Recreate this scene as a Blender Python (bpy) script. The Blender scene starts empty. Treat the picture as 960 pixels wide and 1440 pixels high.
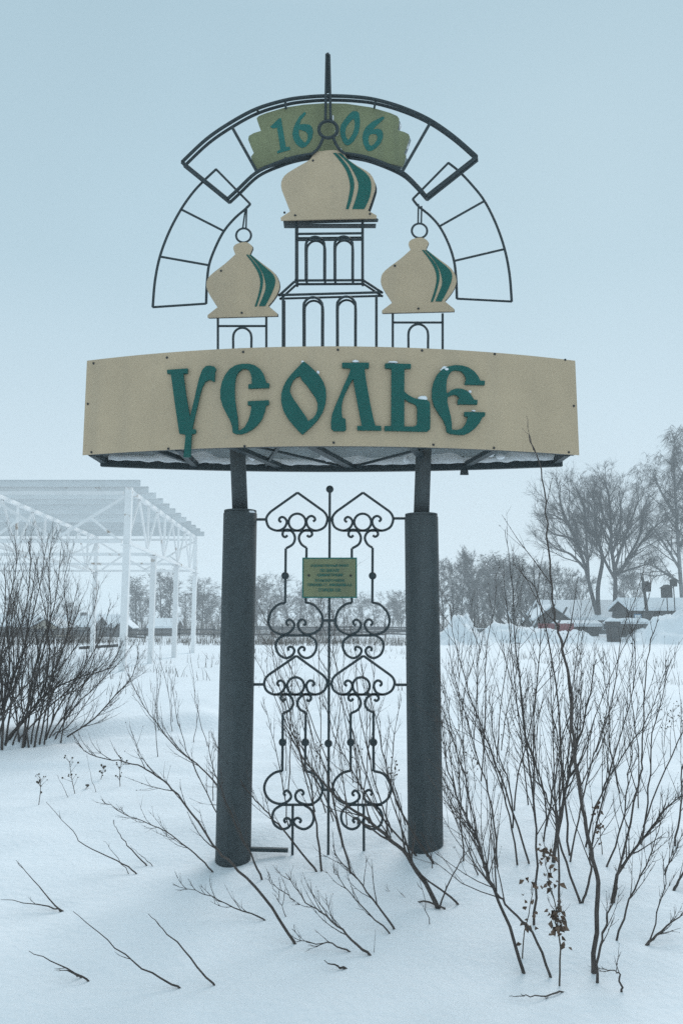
import bpy, math, random
from mathutils import Vector, noise, Matrix
from mathutils.geometry import tessellate_polygon

SC = bpy.context.scene
COL = SC.collection
rad = math.radians

# ------------------------------------------------------------------ camera
F = 1050.0                       # focal length in pixels of a 960 x 1440 frame
PITCH = math.atan(140.0 / F)
EYE = 1.55
cam_d = bpy.data.cameras.new('camera')
cam_d.sensor_fit = 'VERTICAL'
cam_d.sensor_height = 36.0
cam_d.sensor_width = 24.0
cam_d.lens = 36.0 * F / 1440.0
cam_d.clip_start = 0.05
cam_d.clip_end = 5000
cam = bpy.data.objects.new('camera', cam_d)
COL.objects.link(cam)
cam.location = (0, 0, EYE)
cam.rotation_euler = (math.pi / 2 + PITCH, 0, 0)
SC.camera = cam

# ------------------------------------------------------------------ world: overcast sky
SUN_EL, SUN_AZ = rad(33), rad(20)
w = bpy.data.worlds.new('World')
SC.world = w
w.use_nodes = True
nt = w.node_tree
nt.nodes.clear()
out = nt.nodes.new('ShaderNodeOutputWorld')
bg = nt.nodes.new('ShaderNodeBackground')
bg.inputs['Strength'].default_value = 0.1
sky = nt.nodes.new('ShaderNodeTexSky')
sky.sky_type = 'NISHITA'
sky.sun_disc = False
sky.sun_elevation = SUN_EL
sky.sun_rotation = SUN_AZ
sky.dust_density = 0.6
tc = nt.nodes.new('ShaderNodeTexCoord')
sep = nt.nodes.new('ShaderNodeSeparateXYZ')
nt.links.new(tc.outputs['Generated'], sep.inputs[0])
ramp = nt.nodes.new('ShaderNodeValToRGB')       # cloud layer: paler towards the horizon
cr = ramp.color_ramp
cr.elements[0].position = 0.0
cr.elements[0].color = (0.63, 0.735, 0.81, 1)
cr.elements[1].position = 1.0
cr.elements[1].color = (0.62, 0.73, 0.79, 1)
e = cr.elements.new(0.42); e.color = (0.405, 0.55, 0.63, 1)
e = cr.elements.new(0.66); e.color = (0.36, 0.505, 0.585, 1)
nt.links.new(sep.outputs['Z'], ramp.inputs[0])
cn = nt.nodes.new('ShaderNodeTexNoise')
cn.inputs['Scale'].default_value = 1.6
cn.inputs['Detail'].default_value = 3
nt.links.new(tc.outputs['Generated'], cn.inputs['Vector'])
cmap = nt.nodes.new('ShaderNodeMapRange')
cmap.inputs['From Min'].default_value = 0.3
cmap.inputs['From Max'].default_value = 0.7
cmap.inputs['To Min'].default_value = 9.5
cmap.inputs['To Max'].default_value = 10.5
nt.links.new(cn.outputs['Fac'], cmap.inputs['Value'])
cl = nt.nodes.new('ShaderNodeVectorMath'); cl.operation = 'SCALE'
nt.links.new(ramp.outputs['Color'], cl.inputs[0])
nt.links.new(cmap.outputs[0], cl.inputs['Scale'])
mx = nt.nodes.new('ShaderNodeMix'); mx.data_type = 'RGBA'
mx.inputs['Factor'].default_value = 0.965
nt.links.new(sky.outputs['Color'], mx.inputs['A'])
nt.links.new(cl.outputs['Vector'], mx.inputs['B'])
nt.links.new(mx.outputs['Result'], bg.inputs['Color'])
nt.links.new(bg.outputs[0], out.inputs[0])

sun_d = bpy.data.lights.new('sun', 'SUN')
sun_d.energy = 1.5
sun_d.angle = rad(32)
sun_d.color = (1.0, 0.96, 0.94)
sun = bpy.data.objects.new('sun', sun_d)
COL.objects.link(sun)
sd = Vector((math.sin(SUN_AZ) * math.cos(SUN_EL), math.cos(SUN_AZ) * math.cos(SUN_EL), math.sin(SUN_EL)))
sun.rotation_euler = (-sd).to_track_quat('-Z', 'Y').to_euler()
sun.location = (0, -5, 30)

SC.view_settings.view_transform = 'Standard'
SC.view_settings.look = 'None'
SC.view_settings.exposure = 0.2
SC.view_settings.gamma = 1.0
SC.view_settings.use_curve_mapping = False
SC.render.engine = 'CYCLES'
SC.cycles.use_denoising = False
SC.cycles.max_bounces = 6
SC.cycles.volume_bounces = 2
SC.cycles.transparent_max_bounces = 8
SC.render.filter_size = 1.5

# ------------------------------------------------------------------ maths helpers
CP, SP = math.cos(PITCH), math.sin(PITCH)

def ray(px, py):
    u, v = (px - 480.0) / F, (720.0 - py) / F
    return Vector((u, CP - v * SP, SP + v * CP))

def P(px, py, Y):
    d = ray(px, py)
    t = Y / d.y
    return Vector((d.x * t, Y, EYE + d.z * t))

def sstep(a, b, x):
    t = min(1.0, max(0.0, (x - a) / (b - a)))
    return t * t * (3 - 2 * t)

def gz(x, y):
    z = 0.0
    z -= 0.7 * sstep(28, 57, y)
    z -= 0.9 * sstep(66, 82, y) * (1 - sstep(2, 8, x))
    z -= 0.8 * sstep(84, 96, y) * sstep(2, 8, x)
    if y > 40:
        z -= 0.75 * math.exp(-(((x - 12.6) / 4.0) ** 2 + ((y - 67) / 6.0) ** 2))
    if y < 40 and -30 < x < 30:
        # wind-blown lip running in front of the bare bush
        edge = 8.4 + 0.8 * max(-0.6, x + 3.7)
        wd_ = 0.20 + 0.22 * max(0, x + 3.7)
        m = 1 - sstep(-2.1, -1.0, x)
        z += 0.20 * sstep(edge, edge + wd_, y + 0.10 * noise.noise(Vector((x * 1.3, y * 0.4, 2.2)))) * (1 - sstep(edge + 1.5, edge + 12, y)) * m
        z += 0.035 * sstep(7.55, 7.85, y + 0.1 * (x + 3)) * (1 - sstep(9, 16, y)) * (1 - sstep(-2.2, -0.8, x))
        z += 0.07 * math.exp(-(((x - 0.75) / 0.7) ** 2 + ((y - 5.1) / 0.7) ** 2))
        for bx, by in POSTS:
            r2 = (x - bx) ** 2 + (y - by) ** 2
            z -= 0.030 * math.exp(-r2 / 0.022)
            z += 0.05 * math.exp(-((x - bx - 0.1) ** 2 + (y - by - 0.42) ** 2) / 0.08)
    z += 0.085 * noise.noise(Vector((x * 0.33, y * 0.33, 3.1)))
    z += 0.030 * noise.noise(Vector((x * 1.1, y * 1.5, 7.7)))
    if y < 14:
        z += 0.013 * noise.noise(Vector((x * 3.1, y * 4.2, 1.7)))
    return z

PY = 5.0                                   # plane of posts and ironwork
POSTS = []
_pl, _pr = P(327.5, 1205, PY), P(598, 1195, PY)
POSTS = [(_pl.x, PY), (_pr.x, PY)]

def G(px, py):
    """where the sight line meets the snow"""
    d = ray(px, py)
    t, step = 1.2, 0.05
    prev = t
    while t < 400:
        if EYE + d.z * t < gz(d.x * t, d.y * t):
            break
        prev = t
        t *= 1.02
    lo, hi = prev, t
    for _ in range(18):
        t = 0.5 * (lo + hi)
        if EYE + d.z * t < gz(d.x * t, d.y * t): hi = t
        else: lo = t
    return Vector((d.x * t, d.y * t, gz(d.x * t, d.y * t)))

def catmull(pts, n=4, closed=False):
    pts = [Vector(p) for p in pts]
    if len(pts) < 3:
        return pts
    res = []
    L = len(pts)
    rng = range(L if closed else L - 1)
    for i in rng:
        if closed:
            p0, p1, p2, p3 = pts[i - 1], pts[i], pts[(i + 1) % L], pts[(i + 2) % L]
        else:
            p0 = pts[max(i - 1, 0)]; p1 = pts[i]; p2 = pts[i + 1]; p3 = pts[min(i + 2, L - 1)]
        for k in range(n):
            t = k / n
            res.append(0.5 * ((2 * p1) + (p2 - p0) * t + (2 * p0 - 5 * p1 + 4 * p2 - p3) * t * t
                              + (3 * p1 - p0 - 3 * p2 + p3) * t ** 3))
    if not closed:
        res.append(pts[-1])
    return res

class MB:
    def __init__(self):
        self.v, self.f = [], []
    def tube(self, pts, r, sides=6, caps=True, closed=False):
        pts = [Vector(p) for p in pts]
        n = len(pts)
        if n < 2:
            return
        if not isinstance(r, (list, tuple)):
            r = [r] * n
        b = len(self.v)
        up = None
        for i in range(n):
            if closed:
                t = pts[(i + 1) % n] - pts[i - 1]
            else:
                t = pts[min(i + 1, n - 1)] - pts[max(i - 1, 0)]
            if t.length < 1e-9:
                t = Vector((0, 0, 1))
            t.normalize()
            if up is None:
                up = Vector((0, 1, 0)) if abs(t.y) < 0.8 else Vector((1, 0, 0))
            s = t.cross(up)
            if s.length < 1e-6:
                s = t.orthogonal()
            s.normalize()
            up = s.cross(t)
            for k in range(sides):
                a = 2 * math.pi * k / sides
                self.v.append(pts[i] + (s * math.cos(a) + up * math.sin(a)) * r[i])
        m = n if closed else n - 1
        for i in range(m):
            i2 = (i + 1) % n
            for k in range(sides):
                k2 = (k + 1) % sides
                self.f.append((b + i * sides + k, b + i * sides + k2, b + i2 * sides + k2, b + i2 * sides + k))
        if caps and not closed:
            self.f.append(tuple(b + k for k in reversed(range(sides))))
            self.f.append(tuple(b + (n - 1) * sides + k for k in range(sides)))
    def spike(self, p0, p1, r0, mid=None):
        """three sided tapering twig"""
        d = p1 - p0
        s = d.orthogonal()
        s.normalize()
        q = d.cross(s); q.normalize()
        b = len(self.v)
        offs = [(1, 0), (-0.5, 0.866), (-0.5, -0.866)]
        for a, c in offs:
            self.v.append(p0 + (s * a + q * c) * r0)
        if mid is not None:
            for a, c in offs:
                self.v.append(mid + (s * a + q * c) * r0 * 0.7)
            self.v.append(p1)
            for k in range(3):
                k2 = (k + 1) % 3
                self.f.append((b + k, b + k2, b + 3 + k2, b + 3 + k))
                self.f.append((b + 3 + k, b + 3 + k2, b + 6))
        else:
            self.v.append(p1)
            for k in range(3):
                self.f.append((b + k, b + (k + 1) % 3, b + 3))
    def bar(self, a, c, wd, ht, up=Vector((0, 0, 1))):
        """rectangular bar from a to c"""
        a, c = Vector(a), Vector(c)
        t = (c - a).normalized()
        s = t.cross(up)
        if s.length < 1e-5:
            s = t.cross(Vector((0, 1, 0)))
        s.normalize()
        u = s.cross(t).normalized()
        b = len(self.v)
        for p in (a, c):
            for (i, j) in ((-1, -1), (1, -1), (1, 1), (-1, 1)):
                self.v.append(p + s * (i * wd / 2) + u * (j * ht / 2))
        for q in ((0, 1, 2, 3), (7, 6, 5, 4), (0, 4, 5, 1), (1, 5, 6, 2), (2, 6, 7, 3), (3, 7, 4, 0)):
            self.f.append(tuple(b + i for i in q))
    def box(self, lo, hi):
        b = len(self.v)
        for z in (lo[2], hi[2]):
            for (x, y) in ((lo[0], lo[1]), (hi[0], lo[1]), (hi[0], hi[1]), (lo[0], hi[1])):
                self.v.append(Vector((x, y, z)))
        for q in ((3, 2, 1, 0), (4, 5, 6, 7), (0, 1, 5, 4), (1, 2, 6, 5), (2, 3, 7, 6), (3, 0, 4, 7)):
            self.f.append(tuple(b + i for i in q))
    def plate(self, loops, fmap, bmap):
        """flat shape with holes; loops in 2-D, fmap / bmap give front and back points"""
        flat = [p for l in loops for p in l]
        tri = tessellate_polygon([[Vector((p[0], p[1], 0)) for p in l] for l in loops])
        b = len(self.v)
        n = len(flat)
        fr = [fmap(*p) for p in flat]
        bk = [bmap(*p) for p in flat]
        self.v += fr + bk
        look = Vector((0, 1, 0))
        for t in tri:
            nrm = (fr[t[1]] - fr[t[0]]).cross(fr[t[2]] - fr[t[0]])
            if nrm.dot(look) > 0:
                t = (t[0], t[2], t[1])
            self.f.append((b + t[0], b + t[1], b + t[2]))
            self.f.append((b + n + t[2], b + n + t[1], b + n + t[0]))
        o = 0
        for l in loops:
            k = len(l)
            for i in range(k):
                j = (i + 1) % k
                self.f.append((b + o + i, b + o + j, b + n + o + j, b + n + o + i))
            o += k
    def ball(self, c, r, seg=10, rings=6, sq=1.0):
        c = Vector(c)
        b = len(self.v)
        self.v.append(c + Vector((0, 0, r * sq)))
        for i in range(1, rings):
            th = math.pi * i / rings
            for k in range(seg):
                a = 2 * math.pi * k / seg
                self.v.append(c + Vector((r * math.sin(th) * math.cos(a), r * math.sin(th) * math.sin(a), r * sq * math.cos(th))))
        self.v.append(c - Vector((0, 0, r * sq)))
        for k in range(seg):
            k2 = (k + 1) % seg
            self.f.append((b, b + 1 + k, b + 1 + k2))
            for i in range(rings - 2):
                o = b + 1 + i * seg
                self.f.append((o + k, o + seg + k, o + seg + k2, o + k2))
            o = b + 1 + (rings - 2) * seg
            self.f.append((o + k, b + 1 + (rings - 1) * seg, o + k2))
    def mesh(self, name, mat, smooth=False):
        me = bpy.data.meshes.new(name)
        me.from_pydata([tuple(p) for p in self.v], [], self.f)
        if mat is not None:
            me.materials.append(mat)
        if smooth:
            me.polygons.foreach_set('use_smooth', [True] * len(me.polygons))
        me.update()
        return me
    def build(self, name, mat, parent=None, smooth=False):
        return link(name, self.mesh(name, mat, smooth), parent)

def link(name, me, parent=None):
    o = bpy.data.objects.new(name, me)
    COL.objects.link(o)
    if parent is not None:
        o.parent = parent
        o.matrix_parent_inverse = Matrix.Translation(-parent.location)
    return o

def tag(o, label, cat=None, group=None, kind=None):
    o['label'] = label
    if cat: o['category'] = cat
    if group: o['group'] = group
    if kind: o['kind'] = kind
    return o

def thing(name, loc, label, cat, group=None):
    o = bpy.data.objects.new(name, None)
    o.empty_display_size = 0.2
    COL.objects.link(o)
    o.location = loc
    return tag(o, label, cat, group)

# ------------------------------------------------------------------ materials
def material(name, col, rough=0.7, var=0.12, scale=8.0, bump=0.0, bscale=60.0, metal=0.0, spots=None, spec=0.3, streak=None):
    m = bpy.data.materials.new(name)
    m.use_nodes = True
    n = m.node_tree
    bs = n.nodes['Principled BSDF']
    bs.inputs['Roughness'].default_value = rough
    bs.inputs['Metallic'].default_value = metal
    bs.inputs['Specular IOR Level'].default_value = spec
    t = n.nodes.new('ShaderNodeTexCoord')
    ns = n.nodes.new('ShaderNodeTexNoise')
    ns.inputs['Scale'].default_value = scale
    ns.inputs['Detail'].default_value = 6
    ns.inputs['Roughness'].default_value = 0.65
    n.links.new(t.outputs['Object'], ns.inputs['Vector'])
    r = n.nodes.new('ShaderNodeValToRGB')
    lo = [max(0, c * (1 - var)) for c in col]
    hi = [min(1, c * (1 + var)) for c in col]
    r.color_ramp.elements[0].position = 0.3
    r.color_ramp.elements[1].position = 0.7
    r.color_ramp.elements[0].color = (*lo, 1)
    r.color_ramp.elements[1].color = (*hi, 1)
    n.links.new(ns.outputs['Fac'], r.inputs[0])
    src = r.outputs['Color']
    if spots:
        sc, thr, sc_col = spots
        n2 = n.nodes.new('ShaderNodeTexNoise')
        n2.inputs['Scale'].default_value = sc
        n2.inputs['Detail'].default_value = 5
        n.links.new(t.outputs['Object'], n2.inputs['Vector'])
        mr = n.nodes.new('ShaderNodeMapRange')
        mr.inputs['From Min'].default_value = thr
        mr.inputs['From Max'].default_value = thr + 0.08
        n.links.new(n2.outputs['Fac'], mr.inputs['Value'])
        mm = n.nodes.new('ShaderNodeMix'); mm.data_type = 'RGBA'
        n.links.new(mr.outputs[0], mm.inputs['Factor'])
        n.links.new(src, mm.inputs['A'])
        mm.inputs['B'].default_value = (*sc_col, 1)
        src = mm.outputs['Result']
    if streak:
        mp = n.nodes.new('ShaderNodeMapping')
        mp.inputs['Scale'].default_value = (streak[0], streak[0], streak[0] * 0.06)
        n.links.new(t.outputs['Object'], mp.inputs['Vector'])
        n3 = n.nodes.new('ShaderNodeTexNoise'); n3.inputs['Scale'].default_value = 1.0; n3.inputs['Detail'].default_value = 5
        n.links.new(mp.outputs[0], n3.inputs['Vector'])
        m3 = n.nodes.new('ShaderNodeMapRange')
        m3.inputs['From Min'].default_value = 0.48; m3.inputs['From Max'].default_value = 0.78
        m3.inputs['To Min'].default_value = 0.0; m3.inputs['To Max'].default_value = streak[1]
        n.links.new(n3.outputs['Fac'], m3.inputs['Value'])
        mm = n.nodes.new('ShaderNodeMix'); mm.data_type = 'RGBA'
        n.links.new(m3.outputs[0], mm.inputs['Factor']); n.links.new(src, mm.inputs['A'])
        mm.inputs['B'].default_value = (*streak[2], 1)
        src = mm.outputs['Result']
    n.links.new(src, bs.inputs['Base Color'])
    if bump:
        nb = n.nodes.new('ShaderNodeTexNoise')
        nb.inputs['Scale'].default_value = bscale
        nb.inputs['Detail'].default_value = 4
        n.links.new(t.outputs['Object'], nb.inputs['Vector'])
        bp = n.nodes.new('ShaderNodeBump')
        bp.inputs['Strength'].default_value = bump
        bp.inputs['Distance'].default_value = 0.02
        n.links.new(nb.outputs['Fac'], bp.inputs['Height'])
        n.links.new(bp.outputs[0], bs.inputs['Normal'])
    return m

M = {}
M['snow'] = material('snow', (0.83, 0.87, 0.905), 0.75, 0.03, 1.3, 0.5, 22.0, spec=0.2)
M['snow_clump'] = material('snow_clump', (0.84, 0.87, 0.90), 0.8, 0.02, 5, 0.4, 30.0, spec=0.2)
M['board'] = material('board_beige', (0.53, 0.415, 0.28), 0.6, 0.08, 2.2, 0.08, 160, spots=(9.0, 0.69, (0.43, 0.345, 0.245)), streak=(7.0, 0.32, (0.38, 0.32, 0.24)))
M['teal'] = material('letter_teal', (0.006, 0.102, 0.086), 0.55, 0.10, 9, 0.05, 120)
M['teal_flat'] = material('stripe_teal', (0.006, 0.110, 0.090), 0.5, 0.08, 9)
M['olive'] = material('panel_olive', (0.215, 0.235, 0.130), 0.6, 0.10, 5, 0.06, 120, spots=(7.0, 0.70, (0.24, 0.27, 0.165)), streak=(14.0, 0.6, (0.13, 0.15, 0.10)))
M['digit'] = material('digit_teal', (0.016, 0.150, 0.130), 0.6, 0.12, 14)
M['iron'] = material('iron_dark', (0.030, 0.046, 0.052), 0.55, 0.2, 30, 0.12, 180, spec=0.35)
M['post'] = material('post_dark', (0.056, 0.070, 0.074), 0.7, 0.18, 14, 0.12, 200, spots=(26, 0.73, (0.09, 0.11, 0.12)), streak=(11.0, 0.55, (0.12, 0.132, 0.136)))
M['sheet'] = material('sheet_galvanised', (0.42, 0.48, 0.51), 0.5, 0.12, 6, spec=0.4)
M['bolt'] = material('bolt', (0.03, 0.035, 0.04), 0.5, 0.1, 20)
M['white_steel'] = material('white_paint', (0.90, 0.90, 0.90), 0.55, 0.05, 3.0, 0.03, 60, spots=(2.6, 0.64, (0.42, 0.34, 0.28)))
M['white_sheet'] = material('white_purlin', (0.79, 0.815, 0.825), 0.5, 0.04, 2.0, spots=(1.7, 0.68, (0.42, 0.36, 0.31)))
M['bark'] = material('shoot_bark', (0.095, 0.080, 0.072), 0.8, 0.35, 40, 0.2, 90)
M['bark_far'] = material('tree_bark', (0.10, 0.098, 0.10), 0.9, 0.25, 4)
M['twig_far'] = material('tree_twig', (0.12, 0.118, 0.12), 0.9, 0.2, 3)
M['birch'] = material('birch_bark', (0.24, 0.24, 0.24), 0.8, 0.4, 3, spots=(5, 0.6, (0.04, 0.04, 0.04)))
M['dry'] = material('dry_stalk', (0.10, 0.085, 0.07), 0.9, 0.25, 30)
M['leaf'] = material('dry_leaf', (0.155, 0.105, 0.075), 0.85, 0.35, 25)
M['wood_dark'] = material('old_wood', (0.075, 0.072, 0.07), 0.9, 0.3, 3, 0.3, 20)
M['wood_grey'] = material('grey_wood', (0.15, 0.15, 0.15), 0.9, 0.3, 3, 0.3, 20)
M['wood_tan'] = material('tan_wall', (0.36, 0.32, 0.25), 0.85, 0.15, 2)
M['fence'] = material('fence_wood', (0.15, 0.15, 0.155), 0.9, 0.25, 1.5)
M['red'] = material('red_paint', (0.22, 0.05, 0.055), 0.7, 0.2, 2)
M['blue'] = material('blue_sign', (0.05, 0.19, 0.33), 0.5, 0.05, 3)
M['glass'] = material('dark_glass', (0.03, 0.045, 0.055), 0.1, 0.1, 2, spec=0.5)
M['car'] = material('car_paint', (0.10, 0.12, 0.13), 0.35, 0.05, 2, spec=0.5)
M['rubber'] = material('rubber', (0.02, 0.02, 0.02), 0.9, 0.1, 4)
M['lamp_glass'] = material('lamp_glass', (0.6, 0.62, 0.62), 0.2, 0.05, 4, spec=0.5)

def add_random(m, amt):
    n = m.node_tree; bs = n.nodes['Principled BSDF']; src = bs.inputs['Base Color'].links[0].from_socket
    oi = n.nodes.new('ShaderNodeObjectInfo'); mr = n.nodes.new('ShaderNodeMapRange')
    mr.inputs['To Min'].default_value = 1 - amt; mr.inputs['To Max'].default_value = 1.0
    n.links.new(oi.outputs['Random'], mr.inputs['Value'])
    vm = n.nodes.new('ShaderNodeVectorMath'); vm.operation = 'SCALE'
    n.links.new(src, vm.inputs[0]); n.links.new(mr.outputs[0], vm.inputs['Scale']); n.links.new(vm.outputs[0], bs.inputs['Base Color'])
add_random(M['white_sheet'], 0.22); add_random(M['white_steel'], 0.12); add_random(M['fence'], 0.4); add_random(M['bark'], 0.35)

# ------------------------------------------------------------------ ground
def ground():
    def axis(lo, hi, dense_lo, dense_hi, step):
        a = [dense_lo]
        while a[-1] < dense_hi:
            a.append(a[-1] + step)
        s = step
        while a[-1] < hi:
            s *= 1.09
            a.append(a[-1] + s)
        s = step
        while a[0] > lo:
            s *= 1.09
            a.insert(0, a[0] - s)
        return a
    xs = axis(-500, 500, -4.5, 4.5, 0.055)
    ys = axis(-60, 700, 2.4, 10.0, 0.055)
    mb = MB()
    for y in ys:
        for x in xs:
            z = gz(x, y)
            if 2.4 < y < 12 and -5 < x < 4.6:
                for (bx, by, br) in PIT.get((int(x * 4 + 100), int(y * 4)), ()):
                    r2 = (x - bx) ** 2 + (y - by) ** 2
                    z -= min(0.016, 1.5 * br) * math.exp(-r2 / 0.006)
            mb.v.append(Vector((x, y, z)))
    n = len(xs)
    for j in range(len(ys) - 1):
        for i in range(n - 1):
            a = j * n + i
            mb.f.append((a, a + 1, a + n + 1, a + n))
    return tag(mb.build('ground', M['snow'], smooth=True), 'snow covered field under the sign', 'ground', kind='structure')
def snow_pile(px, py_top, Y, w_px, label, seed, depth=2.5, sharp=1.5):
    top = P(px, py_top, Y)
    hw = w_px / 2 / F * Y
    H = top.z - gz(top.x, Y)
    mb = MB()
    N = 44
    for j in range(N + 1):
        for i in range(N + 1):
            u, v = i / N * 2 - 1, j / N * 2 - 1
            x, y = top.x + u * hw * 1.5, Y + v * depth * 1.9
            q = Vector((u * 2.2 + seed, v * 2.2, 0))
            r = math.sqrt(u * u + v * v) * (1 + 0.38 * noise.noise(q * 1.3))
            h = (1 - sstep(0.05, 0.95, r)) * (1.0 if r < 1.2 else 0.0) - 0.02
            if sharp > 2.1: h = (1 - sstep(0.25, 0.98, r)) - 0.02
            h *= 1 + 0.30 * noise.noise(q * 2.1) + 0.16 * noise.noise(q * 5.0) + 0.07 * noise.noise(q * 11)
            mb.v.append(Vector((x, y, gz(x, y) + H * h)))
    for j in range(N):
        for i in range(N):
            a = j * (N + 1) + i
            mb.f.append((a, a + 1, a + N + 2, a + N + 1))
    return tag(mb.build('snow_pile', M['snow'], smooth=True), label, 'snow pile', kind='structure')

snow_pile(645, 869, 46, 72, 'tall pointed ploughed snow pile beside the dark post', 1.3, sharp=1.5)
snow_pile(710, 880, 57, 78, 'ragged ploughed snow bank hiding the parked car', 5.1, sharp=2.2)
snow_pile(750, 885, 56, 96, 'low ploughed snow bank before the red barrier', 8.8, sharp=2.2)
snow_pile(800, 888, 57, 60, 'small rounded snow heap before the snow roofed house', 9.9, sharp=2.2)
snow_pile(908, 884, 57, 44, 'small rounded snow heap beside the wooden tub', 12.4, sharp=2)
snow_pile(955, 866, 53, 100, 'big rounded snow heap before the plank shed', 15.2, sharp=2.2)

# ------------------------------------------------------------------ the town sign
root = thing('town_sign', (0.5 * (POSTS[0][0] + POSTS[1][0]), PY, 0.0),
             'tall beige and teal town sign with onion domes on two dark steel posts', 'sign')
Z_TOP = P(466, 487, 4.57).z
Z_BOT = P(466, 627, 4.57).z
BX0 = -0.07
BHALF = 1.640
YF, YFE, YBE, YB = 4.57, 4.845, 5.155, 5.36
def board_y(x, off=0.0):
    return YF + (YFE - YF) * ((x - BX0) / BHALF) ** 2 - off
def back_y(x):
    return YB - (YB - YBE) * ((x - BX0) / BHALF) ** 2
def on_board(px, py, off=0.0):
    y = 4.7
    for _ in range(8):
        p = P(px, py, y)
        y = board_y(p.x, off)
    return P(px, py, y)

# posts
for (cx, cy), tx, ty, (ux, uy), bt in ((POSTS[0], 338, 720, (334.5, 640), 1208), (POSTS[1], 592, 725, (595, 640), 1195)):
    top = P(tx, ty, PY); bot = Vector((cx, cy, -0.5))
    R = 0.1125
    mb = MB()
    mb.tube([bot, bot.lerp(top, 0.5), top - Vector((0, 0, 0.012)), top], [R, R, R, R - 0.008], 32)
    po = mb.build('post', M['post'], root)
    for pl in po.data.polygons:
        pl.use_smooth = len(pl.vertices) == 4
    up = P(ux, uy, PY); up = top + (up - top) * 1.9
    mb = MB(); mb.tube([top - Vector((0, 0, 0.02)), up], 0.053, 20)
    pp = mb.build('pipe', M['post'], po)
    for pl in pp.data.polygons:
        pl.use_smooth = len(pl.vertices) == 4
    mb = MB()
    mb.tube([top + Vector((0.0, 0, -0.001)), top + Vector((0, 0, 0.010))], R * 0.97, 24)
    mb.build('cap_plate', M['post'], po)

# curved board, back board, end sheets
def curved(yfun, th, z0, z1, mat, name, n=36):
    mb = MB()
    for i in range(n + 1):
        x = BX0 - BHALF + 2 * BHALF * i / n
        y = yfun(x)
        for (dy, z) in ((0, z0), (0, z1), (th, z1), (th, z0)):
            mb.v.append(Vector((x, y + dy, z)))
    for i in range(n):
        a = i * 4
        for k in range(4):
            k2 = (k + 1) % 4
            mb.f.append((a + k, a + k2, a + 4 + k2, a + 4 + k))
    mb.f.append((0, 1, 2, 3)); e = n * 4
    mb.f.append((e + 3, e + 2, e + 1, e))
    return mb.build(name, mat, root)
board = curved(board_y, 0.010, Z_BOT, Z_TOP, M['board'], 'sign_board')
board['label'] = 'beige curved name board with teal raised letters'
backb = curved(back_y, 0.010, Z_BOT + 0.035, Z_TOP, M['sheet'], 'back_board')
for s in (-1, 1):
    x = BX0 + s * (BHALF - 0.012)
    mb = MB()
    mb.box((x - 0.004, YFE + 0.012, Z_BOT + 0.03), (x + 0.004, YBE - 0.002, Z_TOP - 0.004))
    mb.build('end_sheet', M['teal_flat'] if s > 0 else M['post'], root)

# open steel frame under and inside the board
def curved_bar(yfun, dy, z, wd, ht, name, n=24):
    mb = MB()
    pts = []
    for i in range(n + 1):
        x = BX0 - BHALF * 0.985 + 2 * BHALF * 0.985 * i / n
        pts.append((x, yfun(x) + dy))
    for x, y in pts:
        for (a, c) in ((-wd / 2, -ht / 2), (wd / 2, -ht / 2), (wd / 2, ht / 2), (-wd / 2, ht / 2)):
            mb.v.append(Vector((x, y + a, z + c)))
    for i in range(n):
        a = i * 4
        for k in range(4):
            k2 = (k + 1) % 4
            mb.f.append((a + k, a + 4 + k, a + 4 + k2, a + k2))
    mb.f.append((3, 2, 1, 0)); e = n * 4; mb.f.append((e, e + 1, e + 2, e + 3))
    return mb.build(name, M['iron'], root)
curved_bar(board_y, 0.036, Z_BOT + 0.027, 0.045, 0.045, 'frame_rail')
curved_bar(back_y, -0.010, Z_BOT + 0.008, 0.035, 0.050, 'frame_rail')
curved_bar(board_y, 0.036, Z_TOP - 0.03, 0.045, 0.045, 'frame_rail')
curved_bar(back_y, -0.030, Z_TOP - 0.03, 0.045, 0.045, 'frame_rail')
def fb(x0, f0, x1, f1, z=None, wd=0.03, ht=0.03, name='brace'):
    z = Z_BOT + 0.02 if z is None else z
    a = Vector((x0, board_y(x0) + 0.05 + f0 * (back_y(x0) - board_y(x0) - 0.08), z))
    c = Vector((x1, board_y(x1) + 0.05 + f1 * (back_y(x1) - board_y(x1) - 0.08), z))
    mb = MB(); mb.bar(a, c, wd, ht)
    return mb.build(name, M['iron'], root)
for x in (-1.66, -1.05, 1.50):
    fb(x, 0, x, 1, wd=0.04, ht=0.04, name='cross_bar')
fb(-1.22, 0, -1.03, 1); fb(-0.70, 0, -0.45, 1, wd=0.05)
fb(-0.20, 0, 0.06, 1, wd=0.055); fb(1.0, 0, 0.90, 1, wd=0.05)
fb(0.45, 0, 0.62, 1, wd=0.05)
fb(-0.55, 0.05, 0.0, 1, wd=0.016, ht=0.016); fb(0.56, 0.05, 0.10, 1, wd=0.016, ht=0.016)
fb(-0.40, 0.05, -0.55, 1, wd=0.02, ht=0.02)
for x in (-0.62, 0.50):          # bars that carry the superstructure, level with the posts
    fb(x, 0, x, 1, z=Z_TOP - 0.04, wd=0.05, ht=0.05, name='top_bar')
mb = MB(); mb.bar((BX0 - BHALF + 0.1, PY, Z_TOP - 0.04), (BX0 + BHALF - 0.1, PY, Z_TOP - 0.04), 0.05, 0.05)
mb.build('top_bar', M['iron'], root)
mb = MB(); mb.bar((BX0 - BHALF + 0.1, PY, Z_BOT + 0.13), (BX0 + BHALF - 0.1, PY, Z_BOT + 0.13), 0.05, 0.05)
mb.build('frame_rail', M['iron'], root)
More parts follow.
